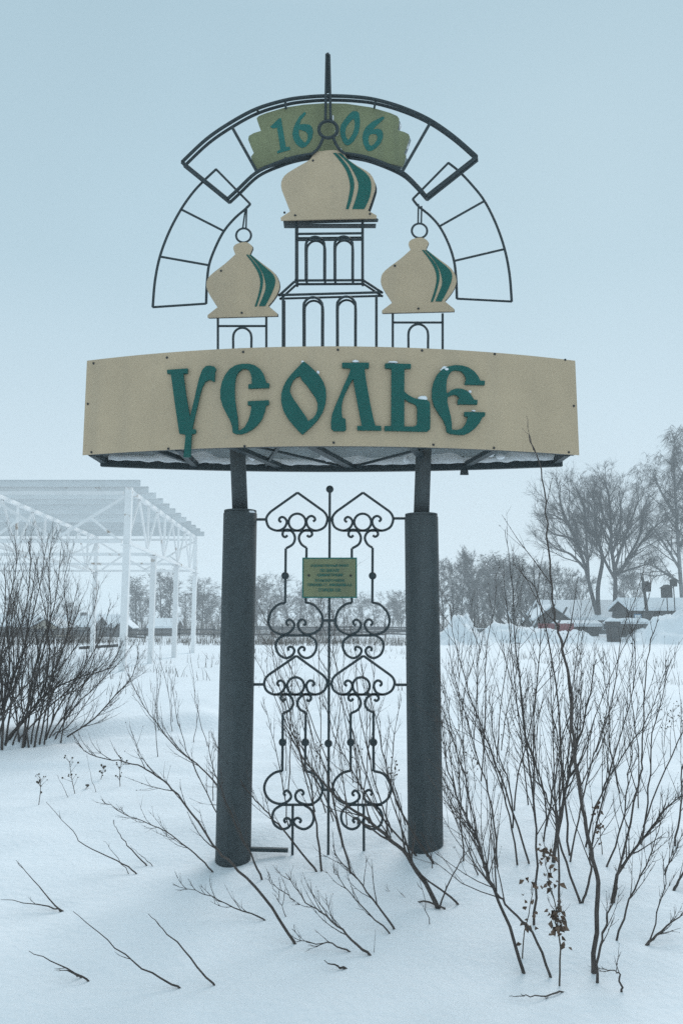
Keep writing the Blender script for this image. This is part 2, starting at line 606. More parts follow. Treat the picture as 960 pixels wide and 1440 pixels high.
# small tag hanging under the rear rail
hp = P(652, 653, 5.28)
mb = MB()
mb.plate([[(-0.028, -0.075), (0.032, -0.075), (0.024, -0.01), (-0.018, -0.01)]],
         lambda a, c: hp + Vector((a, 0, c)), lambda a, c: hp + Vector((a, 0.02, c)))
mb.tube([hp + Vector((0, 0.01, -0.015)), hp + Vector((-0.004, 0.01, 0.06))], 0.004, 6)
mb.build('hanging_tag', M['post'], root)

# bolts
bolt_me = None
def bolt(px, py, parent, surf):
    global bolt_me
    if bolt_me is None:
        b = MB(); b.tube([(0, 0.002, 0), (0, -0.006, 0)], [0.0085, 0.007], 8); bolt_me = b.mesh('bolt', M['bolt'])
    o = bpy.data.objects.new('bolt', bolt_me)
    COL.objects.link(o)
    o.parent = parent
    o.location = surf(px, py)
for px, py in ((132, 511), (235, 503), (342, 495), (475, 492), (593, 493), (695, 498), (794, 506),
               (129, 636), (237, 631), (344, 627.5), (469, 622.5), (609, 625.5), (694, 630), (799, 636), (124, 568), (806, 571)):
    bolt(px, py, board, lambda a, c: on_board(a, c))

# letters
def poly(pts, s, ox, oy):
    return [(ox + x * s, oy + y * s) for x, y in pts]
s9 = 90 / 960.0
LET = [
 ([[(95,192),(375,172),(372,238),(315,240),(345,480),(405,830),(470,560),(500,420),(530,300),(570,190),(620,140),(680,135),(735,150),(760,185),(742,215),(738,345),(715,345),(690,325),(660,325),(610,350),(570,420),(540,530),(500,700),(465,850),(435,990),(485,1000),(480,1050),(428,1055),(420,1200),(412,1365),(318,1372),(345,1075),(330,1060),(260,1050),(200,640),(150,270),(135,240),(98,240)]], 90/864.0, 225, 500),
 ([[(575,425),(575,330),(555,260),(530,210),(485,195),(430,200),(380,240),(345,300),(325,400),(320,520),(325,650),(345,800),(365,920),(372,1030),(370,1120),(410,1115),(470,1070),(520,980),(550,890),(568,790),(565,745),(515,740),(515,685),(830,668),(835,735),(790,745),(770,840),(730,950),(660,1040),(580,1110),(500,1150),(420,1175),(340,1175),(290,1150),(283,1070),(250,970),(195,870),(140,760),(105,640),(105,510),(130,390),(175,290),(245,200),(330,145),(430,122),(540,122),(620,145),(700,200),(755,280),(785,370),(795,410),(840,415),(835,480),(525,490),(525,430)]], s9, 300, 500),
 ([[(455,90),(520,140),(610,225),(690,310),(745,400),(778,500),(785,620),(770,730),(730,850),(660,960),(570,1060),(500,1120),(430,1182),(370,1130),(290,1040),(200,930),(140,820),(110,690),(112,570),(140,470),(190,370),(260,280),(350,185),(420,110)],
   [(390,300),(420,365),(490,440),(560,540),(620,620),(655,710),(655,800),(630,880),(580,945),(512,980),(490,930),(430,845),(350,730),(280,630),(238,530),(250,460),(285,375),(340,320)]], s9, 385, 500),
 ([[(275,105),(680,105),(678,185),(610,190),(640,400),(690,680),(740,930),(775,1050),(862,1055),(862,1120),(503,1118),(503,1055),(575,1050),(545,920),(510,740),(470,520),(440,350),(430,350),(390,430),(330,550),(290,650),(270,750),(270,850),(280,935),(325,945),(335,1050),(335,1115),(305,1130),(150,1130),(112,1095),(108,1000),(125,880),(170,760),(230,620),(300,450),(370,300),(405,200),(390,188),(275,180)]], s9, 455, 500),
 ([[(118,115),(508,125),(506,190),(410,195),(408,540),(470,590),(540,630),(620,655),(740,662),(785,690),(795,740),(798,1000),(795,1100),(750,1138),(110,1125),(112,1058),(210,1055),(215,195),(118,185)],
   [(408,650),(470,690),(580,735),(600,790),(600,1000),(590,1045),(540,1065),(408,1062)]], s9, 530, 500),
 ([[(565,430),(575,385),(590,350),(560,280),(510,230),(440,215),(380,225),(330,280),(300,360),(290,460),(295,560),(315,560),(370,515),(440,492),(520,495),(600,525),(660,585),(705,660),(758,665),(755,730),(460,728),(460,665),(485,640),(460,600),(420,582),(370,590),(310,620),(305,690),(330,800),(355,900),(372,1010),(375,1110),(450,1115),(520,1095),(570,1040),(600,970),(610,915),(560,905),(560,845),(875,850),(870,905),(835,920),(790,1010),(720,1090),(640,1150),(560,1185),(460,1185),(350,1170),(295,1140),(285,1060),(240,960),(170,860),(105,750),(75,640),(75,500),(100,390),(150,290),(220,215),(310,165),(420,142),(530,148),(620,175),(710,235),(770,310),(800,375),(868,375),(865,438)]], s9, 600, 500),
]
for loops, s, ox, oy in LET:
    mb = MB()
    L = [poly(l, s, ox, oy) for l in loops]
    def fm(a, c): return on_board(a, c, 0.024)
    def bm(a, c):
        p = on_board(a, c, 0.024)
        return Vector((p.x, board_y(p.x) - 0.004, p.z))
    mb.plate(L, fm, bm)
    mb.build('letter', M['teal'], board)

# ---- superstructure
YA = 4.96        # front layer
YR = 5.005       # rear layer
DX = 0.010
def plane(Y, dx=0.0):
    return lambda a, c: P(a, c, Y) + Vector((dx, 0, 0))
def rear(a, c):
    p = P(a, c, YA)
    return Vector((p.x + DX, YR, p.z))

def rods(name, lines, Y, r, parent, shift=None, smooth_n=5, sides=6, mat='iron'):
    mb = MB()
    for ln in lines:
        pts = [P(a, c, Y) for a, c in ln]
        if len(pts) > 2:
            pts = catmull(pts, smooth_n)
        if shift is not None:
            pts = [p + shift for p in pts]
        mb.tube(pts, r, sides)
    return mb.build(name, M[mat], parent, smooth=False)
BACK = Vector((DX, YR - YA, 0.0))

UP_OUT = [(256, 228), (290, 196), (325, 172), (361, 153), (401, 141), (432, 136.5), (461, 135), (495, 136), (527, 140), (565, 151), (603, 168), (638, 192), (670, 220)]
UP_IN = [(320, 280), (334, 267), (360, 243), (390, 229), (420, 220), (462, 215), (505, 219), (535, 228), (565, 242), (584, 259), (599, 276)]
SEG_L = [(256, 228), (320, 280)]
SEG_R = [(670, 220), (599, 276)]
for sh in (None, BACK):
    a = rods('arch', [UP_OUT, UP_IN], YA, 0.0135 if sh is None else 0.012, root, sh)
    rods('arch_bar', [SEG_L], YA, 0.0135, a, sh)
    rods('arch_bar', [SEG_R], YA, 0.0135, a, sh)
    if sh is None:
        for ln in ([(326, 178), (361, 241)], [(605, 172), (565, 242)]):
            rods('arch_bar', [ln], YA, 0.011, a)
        for ln in ([(401, 141), (402, 153)], [(528, 141), (526, 152)]):
            rods('arch_bar', [ln], YA, 0.008, a)
        front_arch = a
# ties between the two layers
for px, py in ((256, 228), (320, 280), (670, 220), (599, 276), (361, 153), (565, 151), (401, 222), (527, 224), (461, 135)):
    p = P(px, py, YA)
    mb = MB(); mb.tube([p, p + BACK], 0.009, 6)
    mb.build('tie_rod', M['iron'], front_arch)

YS = 5.01
for oc, ic, sp in (
    ([(304, 238), (288, 253), (272, 270), (255, 294), (238, 326), (225, 361), (218, 396), (215, 432)],
     [(352, 287), (345, 294), (330, 307), (315, 325), (303, 348), (294, 373), (291, 400), (290, 427)],
     [[(215, 432), (290, 427)], [(304, 238), (352, 287)], [(256, 295), (315, 325)], [(226, 361), (294, 373)]]),
    ([(630, 229), (645, 241), (664, 261), (681, 283), (697, 315), (709, 350), (716, 386), (719, 424)],
     [(580, 280), (588, 290), (604, 303), (618, 319), (630, 342), (638, 367), (641, 393), (642, 420)],
     [[(642, 420), (719, 424)], [(630, 229), (580, 280)], [(680, 283), (618, 318)], [(710, 350), (638, 367)]])):
    a = rods('side_arch', [oc, ic], YS, 0.0095, root)
    for ln in sp:
        rods('arch_bar', [ln], YS, 0.0085, a)

# date panels
PAN = [(362,170),(361,166),(364,163),(374,159),(401,151),(428,147),(457,145),(486,145.6),(522,151),(548,158.6),(558,163),(561,167),(561,171),(559,183),(568,185.5),(574,188.5),(576,192.5),(574,200),(568,216),(571,219),(569,226),(566.5,234),(535,227),(507,221),(482,217),(465,215.5),(440,217.5),(405,223.5),(371,233),(359.5,238.5),(355,228),(353,220),(357,215),(353,206),(349,196),(350,191),(357,187),(367,184)]
YP = 4.985
mb = MB()
mb.plate([PAN], plane(YP), lambda a, c: P(a, c, YP) + Vector((0, 0.008, 0)))
datep = mb.build('date_panel', M['olive'], root)
mb = MB()
mb.plate([PAN], lambda a, c: P(a, c, YP) + Vector((DX + 0.002, 0.038, 0)), lambda a, c: P(a, c, YP) + Vector((DX + 0.002, 0.044, 0)))
mb.build('date_panel', M['sheet'], root)
# lower strip under the panel
rods('arch_bar', [[(371, 236), (405, 226), (440, 220)]], YP, 0.012, front_arch)
rods('arch_bar', [[(482, 219.5), (507, 223.5), (535, 230), (563, 238)]], YP, 0.012, front_arch)
sd_ = 250 / 960.0
DIG = [
 [[(153,185),(180,160),(200,140),(212,138),(222,200),(238,295),(258,292),(262,310),(192,330),(190,318),(208,308),(200,250),(190,190),(168,195)]],
 [[(340,103),(347,115),(330,135),(318,152),(312,172),(340,170),(365,174),(378,186),(385,210),(380,245),(365,272),(345,293),(325,300),(308,292),(290,275),(278,250),(273,225),(278,195),(290,165),(310,130)],
  [(308,200),(320,203),(345,212),(356,228),(355,250),(345,270),(335,268),(318,250),(308,228)]],
 [[(600,100),(622,102),(632,112),(637,150),(636,185),(628,220),(605,262),(585,280),(570,287),(555,280),(543,262),(533,230),(530,200),(535,175),(555,145),(580,115)],
  [(603,142),(610,165),(608,190),(598,222),(582,248),(572,255),(562,240),(558,215),(562,190),(575,170),(590,152)]],
 [[(763,129),(770,140),(748,160),(725,180),(708,200),(735,195),(752,202),(761,218),(762,240),(750,272),(725,300),(700,315),(680,317),(668,305),(655,275),(650,245),(655,215),(668,188),(700,160),(735,142)],
  [(690,228),(706,224),(724,225),(732,240),(728,258),(712,280),(697,288),(687,280),(682,262),(684,242)]],
]
for loops in DIG:
    mb = MB()
    mb.plate([poly(l, sd_, 340, 130) for l in loops], plane(YP - 0.003), plane(YP - 0.0005))
    mb.build('digit', M['digit'], datep)

# domes
def smooth_loop(pts, sharp=(), n=3):
    """round a closed outline except at the listed corners"""
    L = len(pts); res = []
    for i in range(L):
        p1, p2 = Vector(pts[i]), Vector(pts[(i + 1) % L])
        p0 = Vector(pts[i - 1]) if i not in sharp else p1
        p3 = Vector(pts[(i + 2) % L]) if (i + 1) % L not in sharp else p2
        for k in range(n):
            t = k / n
            q = 0.5 * ((2 * p1) + (p2 - p0) * t + (2 * p0 - 5 * p1 + 4 * p2 - p3) * t * t + (3 * p1 - p0 - 3 * p2 + p3) * t ** 3)
            res.append((q.x, q.y))
    return res
YD = 4.93
MD = [(441,214),(455,212),(470,211),(484,213),(487,222),(502,233),(520,244),(527.5,260),(524,276),(517,296),(529.5,303),(529,306.5),(395,309.5),(394.5,306),(408,297),(401,279),(395,261),(400,247),(416,236),(436,224)]
MDs = smooth_loop(MD, (0, 3, 9, 10, 11, 12, 13, 14))
mb = MB()
mb.plate([MDs], plane(YD), lambda a, c: P(a, c, YD) + Vector((0, 0.012, 0)))
dome = mb.build('main_dome', M['board'], root)
mb = MB()
mb.plate([MDs], lambda a, c: P(a, c, YD) + Vector((DX + 0.004, 0.055, 0.004)), lambda a, c: P(a, c, YD) + Vector((DX + 0.004, 0.064, 0.004)))
mb.build('rear_dome', M['post'], root)
def stripe(outl, Y, parent, sharp):
    m_ = MB(); m_.plate([smooth_loop(outl, sharp)], plane(Y - 0.003), plane(Y - 0.0006))
    m_.build('stripe', M['teal_flat'], parent)
stripe([(468,215),(473,215),(484,227),(492.5,240),(498,258),(495,278),(490,294),(486,294),(490,277),(492,260),(487,241),(478,227)], YD, dome, (0, 1, 6, 7))
stripe([(474.5,215.6),(479,215.6),(496,230),(514,243),(521.5,256),(520,276),(512,294),(495,294),(501,276),(503.5,257),(493,235),(484,224)], YD, dome, (0, 1, 6, 7))
SDm = [(337,341.5),(343,340.5),(349,341.5),(355,347),(353,353),(351.7,357),(369,370.6),(386.7,385),(393,401),(388,416),(377,430),(390,441),(390,444),(292,446.5),(292,443),(306,432),(293,411),(290.5,398),(296,387),(316.7,370.6),(331,357.5),(328,349),(331,344)]
ST1 = [(346,358),(348.7,358),(359,370),(367.7,383),(370,398),(366,416),(361,431),(358,431),(363,415),(366,398),(363,384),(355,370)]
ST2 = [(350,358),(353,358),(368,371.5),(384,386),(387,398),(381,415),(372.7,430.5),(364,430.5),(370,416),(373.5,403),(370,386),(361,371)]
for f in (lambda p: p, lambda p: (589.5 + (p[0] - 342.8) * 1.035, 334 + (p[1] - 340.5) * 1.0 )):
    Y = 4.97
    out_ = [f(p) for p in smooth_loop(SDm, (5, 10, 11, 12, 13, 14, 15, 20))]
    mb = MB(); mb.plate([out_], plane(Y), lambda a, c: P(a, c, Y) + Vector((0, 0.012, 0)))
    dm = mb.build('side_dome', M['board'], root)
    stripe([f(p) for p in ST1], Y, dm, (0, 1, 6, 7))
    stripe([f(p) for p in ST2], Y, dm, (0, 1, 6, 7))
    mb = MB(); mb.plate([out_], lambda a, c: P(a, c, Y) + Vector((0.005, 0.016, 0.002)), lambda a, c: P(a, c, Y) + Vector((0.005, 0.028, 0.002)))
    mb.build('side_dome', M['post'], root)
for (px, py) in ((400, 299), (415, 303), (520, 301), (440, 226), (311, 381), (340, 440), (555, 374), (588, 434)):
    bolt(px, py, dome, lambda a, c: P(a, c, YD if a > 395 and a < 530 else 4.97))

def ring(cx, cy, rp, Y, r, parent, name='ring', n=24):
    c = P(cx, cy, Y); R = (P(cx + rp, cy, Y) - c).length
    m_ = MB()
    m_.tube([c + Vector((R * math.cos(2 * math.pi * k / n), 0, R * math.sin(2 * math.pi * k / n))) for k in range(n)], r, 6, closed=True)
    return m_.build(name, M['iron'], parent)
# spire
YSP = 4.915
mb = MB()
for a, c in (((459.0, 76), (457.5, 168)), ((462.8, 77), (464.8, 168))):
    mb.tube([P(*a, YSP), P(*c, YSP)], [0.009, 0.010], 6)
mb.tube([P(460.8, 75, YSP + 0.012), P(461, 130, YSP + 0.012)], [0.010, 0.010], 6)
spire = mb.build('spire', M['iron'], root)
ring(461.3, 182, 13, YSP, 0.0125, spire)
rods('spire_leg', [[(454, 194), (450, 204), (445, 211), (438, 217)]], YSP, 0.011, spire)
rods('spire_leg', [[(468.5, 194), (473, 204), (478, 211), (485, 216)]], YSP, 0.011, spire)
for (cx, cy, r_, bars) in ((342.6, 331, 10.5, ([(341.5, 320), (345, 295)], [(346, 321), (347, 290)])),
                           (589.5, 324.5, 10.8, ([(587.5, 314), (588, 287)], [(592, 314), (592.5, 290)]))):
    m_ = MB()
    for bb in bars:
        m_.tube([P(*bb[0], 4.99), P(*bb[1], 4.99)], 0.006, 6)
    fn = m_.build('finial', M['iron'], root)
    ring(cx, cy, r_, 4.99, 0.008, fn)

# bell tower frames
def tower(layers, name):
    t = None
    for k, (Y, lines, r) in enumerate(layers):
        for i, ln in enumerate(lines):
            if t is None:
                t = rods(name, [ln], Y, r, root)
            else:
                rods('arch_bar' if len(ln) > 3 else ('beam' if abs(ln[0][1] - ln[-1][1]) < 8 else 'column'), [ln], Y, r, t)
    return t
def archline(x0, x1, ytop, ybot):
    ym = ytop + (x1 - x0) / 2
    c = (x0 + x1) / 2; h = (x1 - x0) / 2
    pts = [(x0, ybot), (x0, (ybot + ym) / 2), (x0, ym)]
    for k in range(1, 6):
        a = math.pi - math.pi * k / 6
        pts.append((c + h * math.cos(a), ym - h * math.sin(a)))
    return pts + [(x1, ym), (x1, (ybot + ym) / 2), (x1, ybot)]
T1 = [[(416.5, 308), (416.5, 398)], [(509.5, 306), (509.5, 397)], [(416, 329), (510, 328)], [(416, 337.5), (510, 337)],
      [(414, 394.5), (512, 394)],
      archline(430, 456, 333, 395), archline(470.5, 495.5, 332.5, 395),
      [(398, 418), (398, 493)], [(529, 415), (529, 493)], [(391, 415), (537, 411)],
      archline(427, 453, 418, 493), archline(474, 499.5, 417, 493), [(414, 396), (392, 416)], [(512, 395), (538, 412)]]
tower([(4.99, T1, 0.0095)], 'bell_tower')
SH2 = Vector((0.004, 0.06, 0))
rt = rods('bell_tower', [T1[4]], 4.99, 0.0095, root, SH2)
for ln in (T1[0], T1[1], T1[2], T1[7], T1[8], T1[9], T1[12], T1[13], T1[5], T1[6], T1[10], T1[11]):
    rods('arch_bar' if len(ln) > 3 else ('beam' if abs(ln[0][1] - ln[-1][1]) < 8 else 'column'), [ln], 4.99, 0.0085, rt, SH2)
# eaves under the main dome
mb = MB()
a_, c_ = P(398, 310.5, 4.95), P(529, 308, 4.95)
mb.box((a_.x, 5.0, a_.z - 0.002), (c_.x, 5.05, a_.z + 0.006))
mb.build('eave', M['post'], root)
for (xl, xr, y0, yb, yc, ax0, ax1, at) in ((306.5, 374.5, 446, 494, 458.5, 328, 353.5, 461), (552, 622, 441, 494, 453.5, 574, 601.5, 456)):
    t = rods('side_tower', [[(xl, y0), (xl, yb)]], 5.0, 0.0085, root)
    rods('column', [[(xr, y0), (xr, yb)]], 5.0, 0.0085, t)
    rods('beam', [[(xl, yc), (xr, yc)]], 5.0, 0.0085, t)
    rods('arch_bar', [archline(ax0, ax1, at, yb)], 5.0, 0.0085, t)

# ---- wrought iron grille between the posts
s7 = 230 / 960.0
def c7(l): return [(350 + x * s7, 670 + y * s7) for x, y in l]
def c8(l): return [(350 + x * s7, 830 + y * s7) for x, y in l]
def c9(l): return [(350 + x * s7, 1000 + y * s7) for x, y in l]
mb = MB()
mb.tube([P(463.6, 688, PY), P(462.8, 860, PY), P(461.4, 1205, PY)], 0.0085, 6)
grille = mb.build('grille', M['iron'], root)
grille['label'] = 'wrought iron grille of hearts and scrolls between the posts'
def scroll(pts, sharp=False, r=0.0085, dx=0.0, name='scroll', n=4):
    ln = [(a + dx * (1 + (c - 700) / 9000.0), c) for a, c in pts]
    p = [P(a, c, PY) for a, c in ln]
    if not sharp: p = catmull(p, n)
    m_ = MB(); m_.tube(p, r, 6)
    return m_.build(name, M['iron'], grille)
CURLR = [(460,255),(442,298),(395,318),(353,302),(337,268),(346,242),(366,232),(383,240),(388,254),(376,265)]
CURLL = [(102,255),(118,298),(165,318),(205,303),(222,270),(213,247),(195,238),(180,246),(178,259),(190,268)]
for k, dx in enumerate((0, 92)):
    # upper heart
    scroll(c7([(285,95),(436,203)]), True, dx=dx)
    scroll(c7([(436,203),(453,224)] + CURLR), dx=dx)
    scroll(c7([(285,95),(130,205)]), True, dx=dx)
    scroll(c7([(130,205),(110,228)] + CURLL), dx=dx)
    scroll(c7([(165,318),(395,318)]), True, dx=dx)
    cx, cy = c7([(283, 268)])[0]
    ring(cx + dx, cy, 50 * s7, PY, 0.0085, grille)
    scroll(c7([(226,345),(213,356),(198,345),(203,322),(228,312),(257,328),(270,362),(257,398),(218,422)]), dx=dx)
    scroll(c7([(340,345),(354,354),(370,342),(364,322),(338,314),(307,330),(293,362),(308,398),(337,418)]), dx=dx)
    # uprights
    scroll(c7([(216,422),(213,742)]), True, dx=dx, name='upright')
    scroll(c7([(338,418),(333,742)]), True, dx=dx, name='upright')
    # middle lobes
    scroll(c8([(213,75),(175,83),(133,122),(115,180),(130,225),(165,250),(208,260),(247,240),(266,207),(256,182),(238,172),(222,183),(222,198),(235,207)]), dx=dx)
    scroll(c8([(332,72),(378,84),(420,130),(433,180),(417,225),(385,250),(340,258),(302,237),(287,205),(296,180),(315,171),(330,183),(331,198),(320,207)]), dx=dx)
    scroll(c8([(200,265),(345,265)]), True, dx=dx)
    scroll(c8([(205,264),(168,292),(157,330),(175,375),(215,398),(250,385),(267,357),(257,337),(240,332),(229,342),(235,355)]), dx=dx)
    scroll(c8([(345,264),(384,288),(396,330),(380,375),(342,398),(306,385),(290,358),(300,338),(316,333),(327,344),(320,357)]), dx=dx)
    # lower heart
    scroll(c8([(278,385),(430,495)]), True, dx=dx)
    scroll(c8([(430,495),(450,516),(458,548),(440,590),(395,612),(352,600),(337,563),(346,538),(364,530),(380,540),(381,554),(370,562)]), dx=dx)
    scroll(c8([(278,385),(118,495)]), True, dx=dx)
    scroll(c8([(118,495),(98,518),(90,552),(105,590),(147,612),(187,603),(211,568),(204,541),(185,530),(169,540),(168,553),(180,562)]), dx=dx)
    scroll(c8([(147,612),(395,612)]), True, dx=dx)
    cx, cy = c8([(274, 562)])[0]
    ring(cx + dx, cy, 50 * s7, PY, 0.0085, grille)
    scroll(c8([(216,635),(203,649),(188,638),(193,618),(222,609),(250,632),(259,668),(240,703),(200,722)]), dx=dx)
    scroll(c8([(338,640),(350,650),(364,638),(358,618),(330,610),(297,632),(283,665),(300,700),(334,717)]), dx=dx)
    scroll(c9([(199,12),(196,352)]), True, dx=dx, name='upright')
    scroll(c9([(333,7),(329,352)]), True, dx=dx, name='upright')
    # bottom lobes
    scroll(c9([(197,350),(150,362),(107,400),(90,450),(104,500),(140,533),(190,545),(227,530),(247,505),(239,479),(222,466),(207,477),(206,488),(216,497)]), dx=dx)
    scroll(c9([(330,352),(385,367),(420,410),(432,455),(415,510),(370,545),(320,545),(282,525),(272,495),(285,471),(305,463),(319,475),(319,486),(309,493)]), dx=dx)
    scroll(c9([(190,550),(375,550)]), True, dx=dx)
    scroll(c9([(195,550),(152,578),(137,620),(150,665),(190,692),(227,685),(246,660),(240,636),(222,628),(208,637),(209,648),(218,655)]), dx=dx)
    scroll(c9([(325,552),(365,580),(380,625),(365,670),(325,693),(285,680),(263,655),(270,635),(287,627),(303,637),(303,648),(295,655)]), dx=dx)
    scroll(c9([(257,550),(255,860)]), True, dx=dx + (3 if k else 0), name='upright')
    # forged knobs
    for (x, y, f) in ((213, 583, c7), (336, 583, c7), (198, 183, c9), (331, 183, c9)):
        px, py = f([(x, y)])[0]
        m_ = MB(); m_.ball(P(px + dx * (1 + (py - 700) / 9000.0), py, PY), 0.0262, 14, 8)
        m_.build('knob', M['iron'], grille, smooth=True)
for px, py in ((463.6, 688), (461.6, 1045.5)):
    m_ = MB(); m_.ball(P(px, py, PY), 0.0262, 14, 8); m_.build('knob', M['iron'], grille, smooth=True)
# short ties
for a, c in (((358, 730.5), (376, 730.5)), ((554, 729), (572, 729)), ((455, 872.5), (474, 872.5)), ((355, 962.5), (373, 962.5)), ((556, 963), (575, 963)), ((452, 1110.5), (471, 1110.5)), ((459, 730), (469, 730)), ((458, 962), (468, 962))):
    scroll([a, c], True, r=0.009, name='tie_bar')
for a, c in (((349, 1194), (405, 1195.5)), ((527, 1197.5), (578, 1197.5))):
    m_ = MB(); m_.bar(P(*a, PY), P(*c, PY), 0.03, 0.022); m_.build('bottom_rail', M['iron'], root)

# plaque
mb = MB()
p0, p1 = P(425.5, 784.5, PY - 0.035), P(501.5, 840.5, PY - 0.035)
mb.box((p0.x, PY - 0.035, p1.z), (p1.x, PY - 0.023, p0.z))
plaque = mb.build('plaque', M['olive'], root)
plaque['label'] = 'small olive plaque with six lines of lettering'
mb = MB()
e_ = 0.006
for lo, hi in (((p0.x - 0.002, p0.z - e_), (p1.x + 0.002, p0.z + 0.002)), ((p0.x - 0.002, p1.z - 0.002), (p1.x + 0.002, p1.z + e_)),
               ((p0.x - 0.002, p1.z + e_), (p0.x + e_, p0.z - e_)), ((p1.x - e_, p1.z + e_), (p1.x + 0.002, p0.z - e_))):
    mb.box((lo[0], PY - 0.038, lo[1]), (hi[0], PY - 0.022, hi[1]))
mb.build('plaque_rim', M['digit'], plaque)
for px, py in ((434, 809.2), (493, 809.5)):
    bolt(px, py, plaque, lambda a, c: P(a, c, PY - 0.037))
PLQ = [('ХУДОЖЕСТВЕННЫЙ ПРОЕКТ', 795.3, 54), ('ПО ЗАКАЗУ', 802.2, 27), ('АДМИНИСТРАЦИИ', 808.9, 36), ('УСОЛЬСКОГО РАЙОНА', 815.9, 42),
       ('ГОРЮНОВА Г.Г., АНИСИМОВА А.А.', 822.8, 63), ('СТАРКОВА С.Ю.', 829.7, 32)]
for txt, py, wpx in PLQ:
    cu = bpy.data.curves.new('text_line', 'FONT')
    cu.body = txt; cu.align_x = 'CENTER'; cu.align_y = 'CENTER'; cu.extrude = 0.02; cu.offset = 0.02; cu.resolution_u = 2
    to = bpy.data.objects.new('text_line', cu)
    COL.objects.link(to)
    bpy.context.view_layer.update()
    dg = bpy.context.evaluated_depsgraph_get()
    me = bpy.data.meshes.new_from_object(to.evaluated_get(dg))
    bpy.data.objects.remove(to)
    xs = [v.co.x for v in me.vertices]; ys = [v.co.y for v in me.vertices]
    wd, ht = max(xs) - min(xs), max(ys) - min(ys)
    c = P(463.5, py, PY - 0.036)
    sx = wpx / F * 4.95 / wd; sy = 4.6 / F * 4.95 / ht
    for v in me.vertices:
        x, y, z = v.co
        v.co = (c.x + (x - (max(xs) + min(xs)) / 2) * sx, c.y - 0.002 + (0.0 if z > 0 else 0.0025), c.z + (y - (max(ys) + min(ys)) / 2) * sy)
    me.materials.clear(); me.materials.append(M['digit'])
    link('text_line', me, plaque)

# ---- snow lodged on the sign
rs = random.Random(11)
mb = MB()
def lump(c, rx, ry, rz, seed):
    m0 = len(mb.v)
    mb.ball((0, 0, 0), 1.0, 12, 8)
    for i in range(m0, len(mb.v)):
        v = mb.v[i]
        k = 1 + 0.35 * noise.noise(v * 1.6 + Vector((seed, 0, 0)))
        mb.v[i] = Vector((c.x + v.x * rx * k, c.y + v.y * ry * k, c.z + v.z * rz * k))
def lumpline(px0, px1, py, Y, th, n, seed):
    for k in range(n):
        px = px0 + (px1 - px0) * (k + 0.5) / n
        lump(P(px, py + rs.uniform(-0.5, 0.5), Y), (px1 - px0) / n / F * Y * rs.uniform(0.6, 0.95), 0.03, th * rs.uniform(0.5, 1.3), seed + k)
for (px, py, rx, rz) in ((626, 519.5, 0.030, 0.020), (594, 560.5, 0.034, 0.018), (552.5, 509.5, 0.032, 0.008), (499.5, 508.5, 0.022, 0.009), (425.5, 509, 0.010, 0.008), (665, 578, 0.014, 0.006), (447, 524, 0.01, 0.012), (660, 551, 0.012, 0.010)):
    p = on_board(px, py, 0.012); lump(p, rx, 0.012, rz, px)
ND = 150
b0 = len(mb.v)
for i in range(ND + 1):                      # drift caught along the rear sheet
    x = BX0 - BHALF * 0.95 + 2 * BHALF * 0.95 * i / ND
    nv = noise.noise(Vector((x * 2.3, 0, 4.4))) + 0.5 * noise.noise(Vector((x * 7.1, 3, 1.4)))
    hgt = 0.028 + 0.075 * max(0.0, nv + 0.15)
    yb_ = back_y(x) - 0.001
    lip = 0.012 * noise.noise(Vector((x * 15, 0, 9)))
    for dy, z in ((-0.045, -0.012 + lip), (-0.055, 0.012 + lip), (-0.040, 0.4 * hgt + 0.012), (-0.018, 0.85 * hgt), (0, hgt + 0.01)):
        mb.v.append(Vector((x, yb_ + dy, Z_BOT + 0.038 + z)))
for i in range(ND):
    for k in range(4):
        a = b0 + i * 5 + k
        mb.f.append((a, a + 5, a + 6, a + 1))
for (px, py, Y, rx, rz) in ((459, 644, 5.2, 0.06, 0.03), (687, 637, 5.1, 0.040, 0.03), (703, 642, 5.1, 0.03, 0.02), (571, 646, 5.2, 0.022, 0.03), (355, 641, 5.1, 0.03, 0.03)):
    lump(P(px, py, Y), rx, 0.03, rz, px)
for (px, py, Y, rx, rz) in ((340, 490.5, 4.75, 0.055, 0.012), (443, 486.5, 4.66, 0.06, 0.010), (700, 496, 4.72, 0.03, 0.006)):
    p = on_board(px, py + 1, 0.0); lump(Vector((p.x, p.y + 0.04, Z_TOP)), rx, 0.035, rz, px)
for (px, py, Y, rx, rz) in ((562, 178, 5.02, 0.012, 0.022), (572, 205, 5.02, 0.012, 0.025), (473, 187, 4.95, 0.012, 0.02), (478, 212, 4.95, 0.016, 0.012), (468, 166, 4.95, 0.006, 0.02)):
    lump(P(px, py, Y), rx, 0.02, rz, px)
for (px, ty) in ((345, 720), (352, 720), (331, 719.5)):
    lump(P(px, ty, PY - 0.06), 0.03, 0.03, 0.01, px)
tag(mb.build('settled_snow', M['snow_clump'], smooth=True), 'clumps of white snow settled on ledges of the town sign', 'snow', kind='stuff')

# ------------------------------------------------------------------ branching plants
def perp(d, rng):
    v = Vector((rng.uniform(-1, 1), rng.uniform(-1, 1), rng.uniform(-1, 1)))
    v -= d * v.dot(d)
    return v.normalized() if v.length > 1e-4 else d.orthogonal().normalized()

def shoot(mb, start, d, length, r0, rng, up=0.15, n=5, wob=0.10, sides=4, tip=0.25):
    pts = [start]; rr = [r0]
    d = d.normalized()
    for k in range(n):
        d = (d + Vector((rng.gauss(0, wob), rng.gauss(0, wob), rng.gauss(0, wob) + up))).normalized()
        pts.append(pts[-1] + d * (length / n))
        rr.append(r0 * (1 - (1 - tip) * (k + 1) / n))
    mb.tube(pts, rr, sides, caps=False)
    return pts, rr

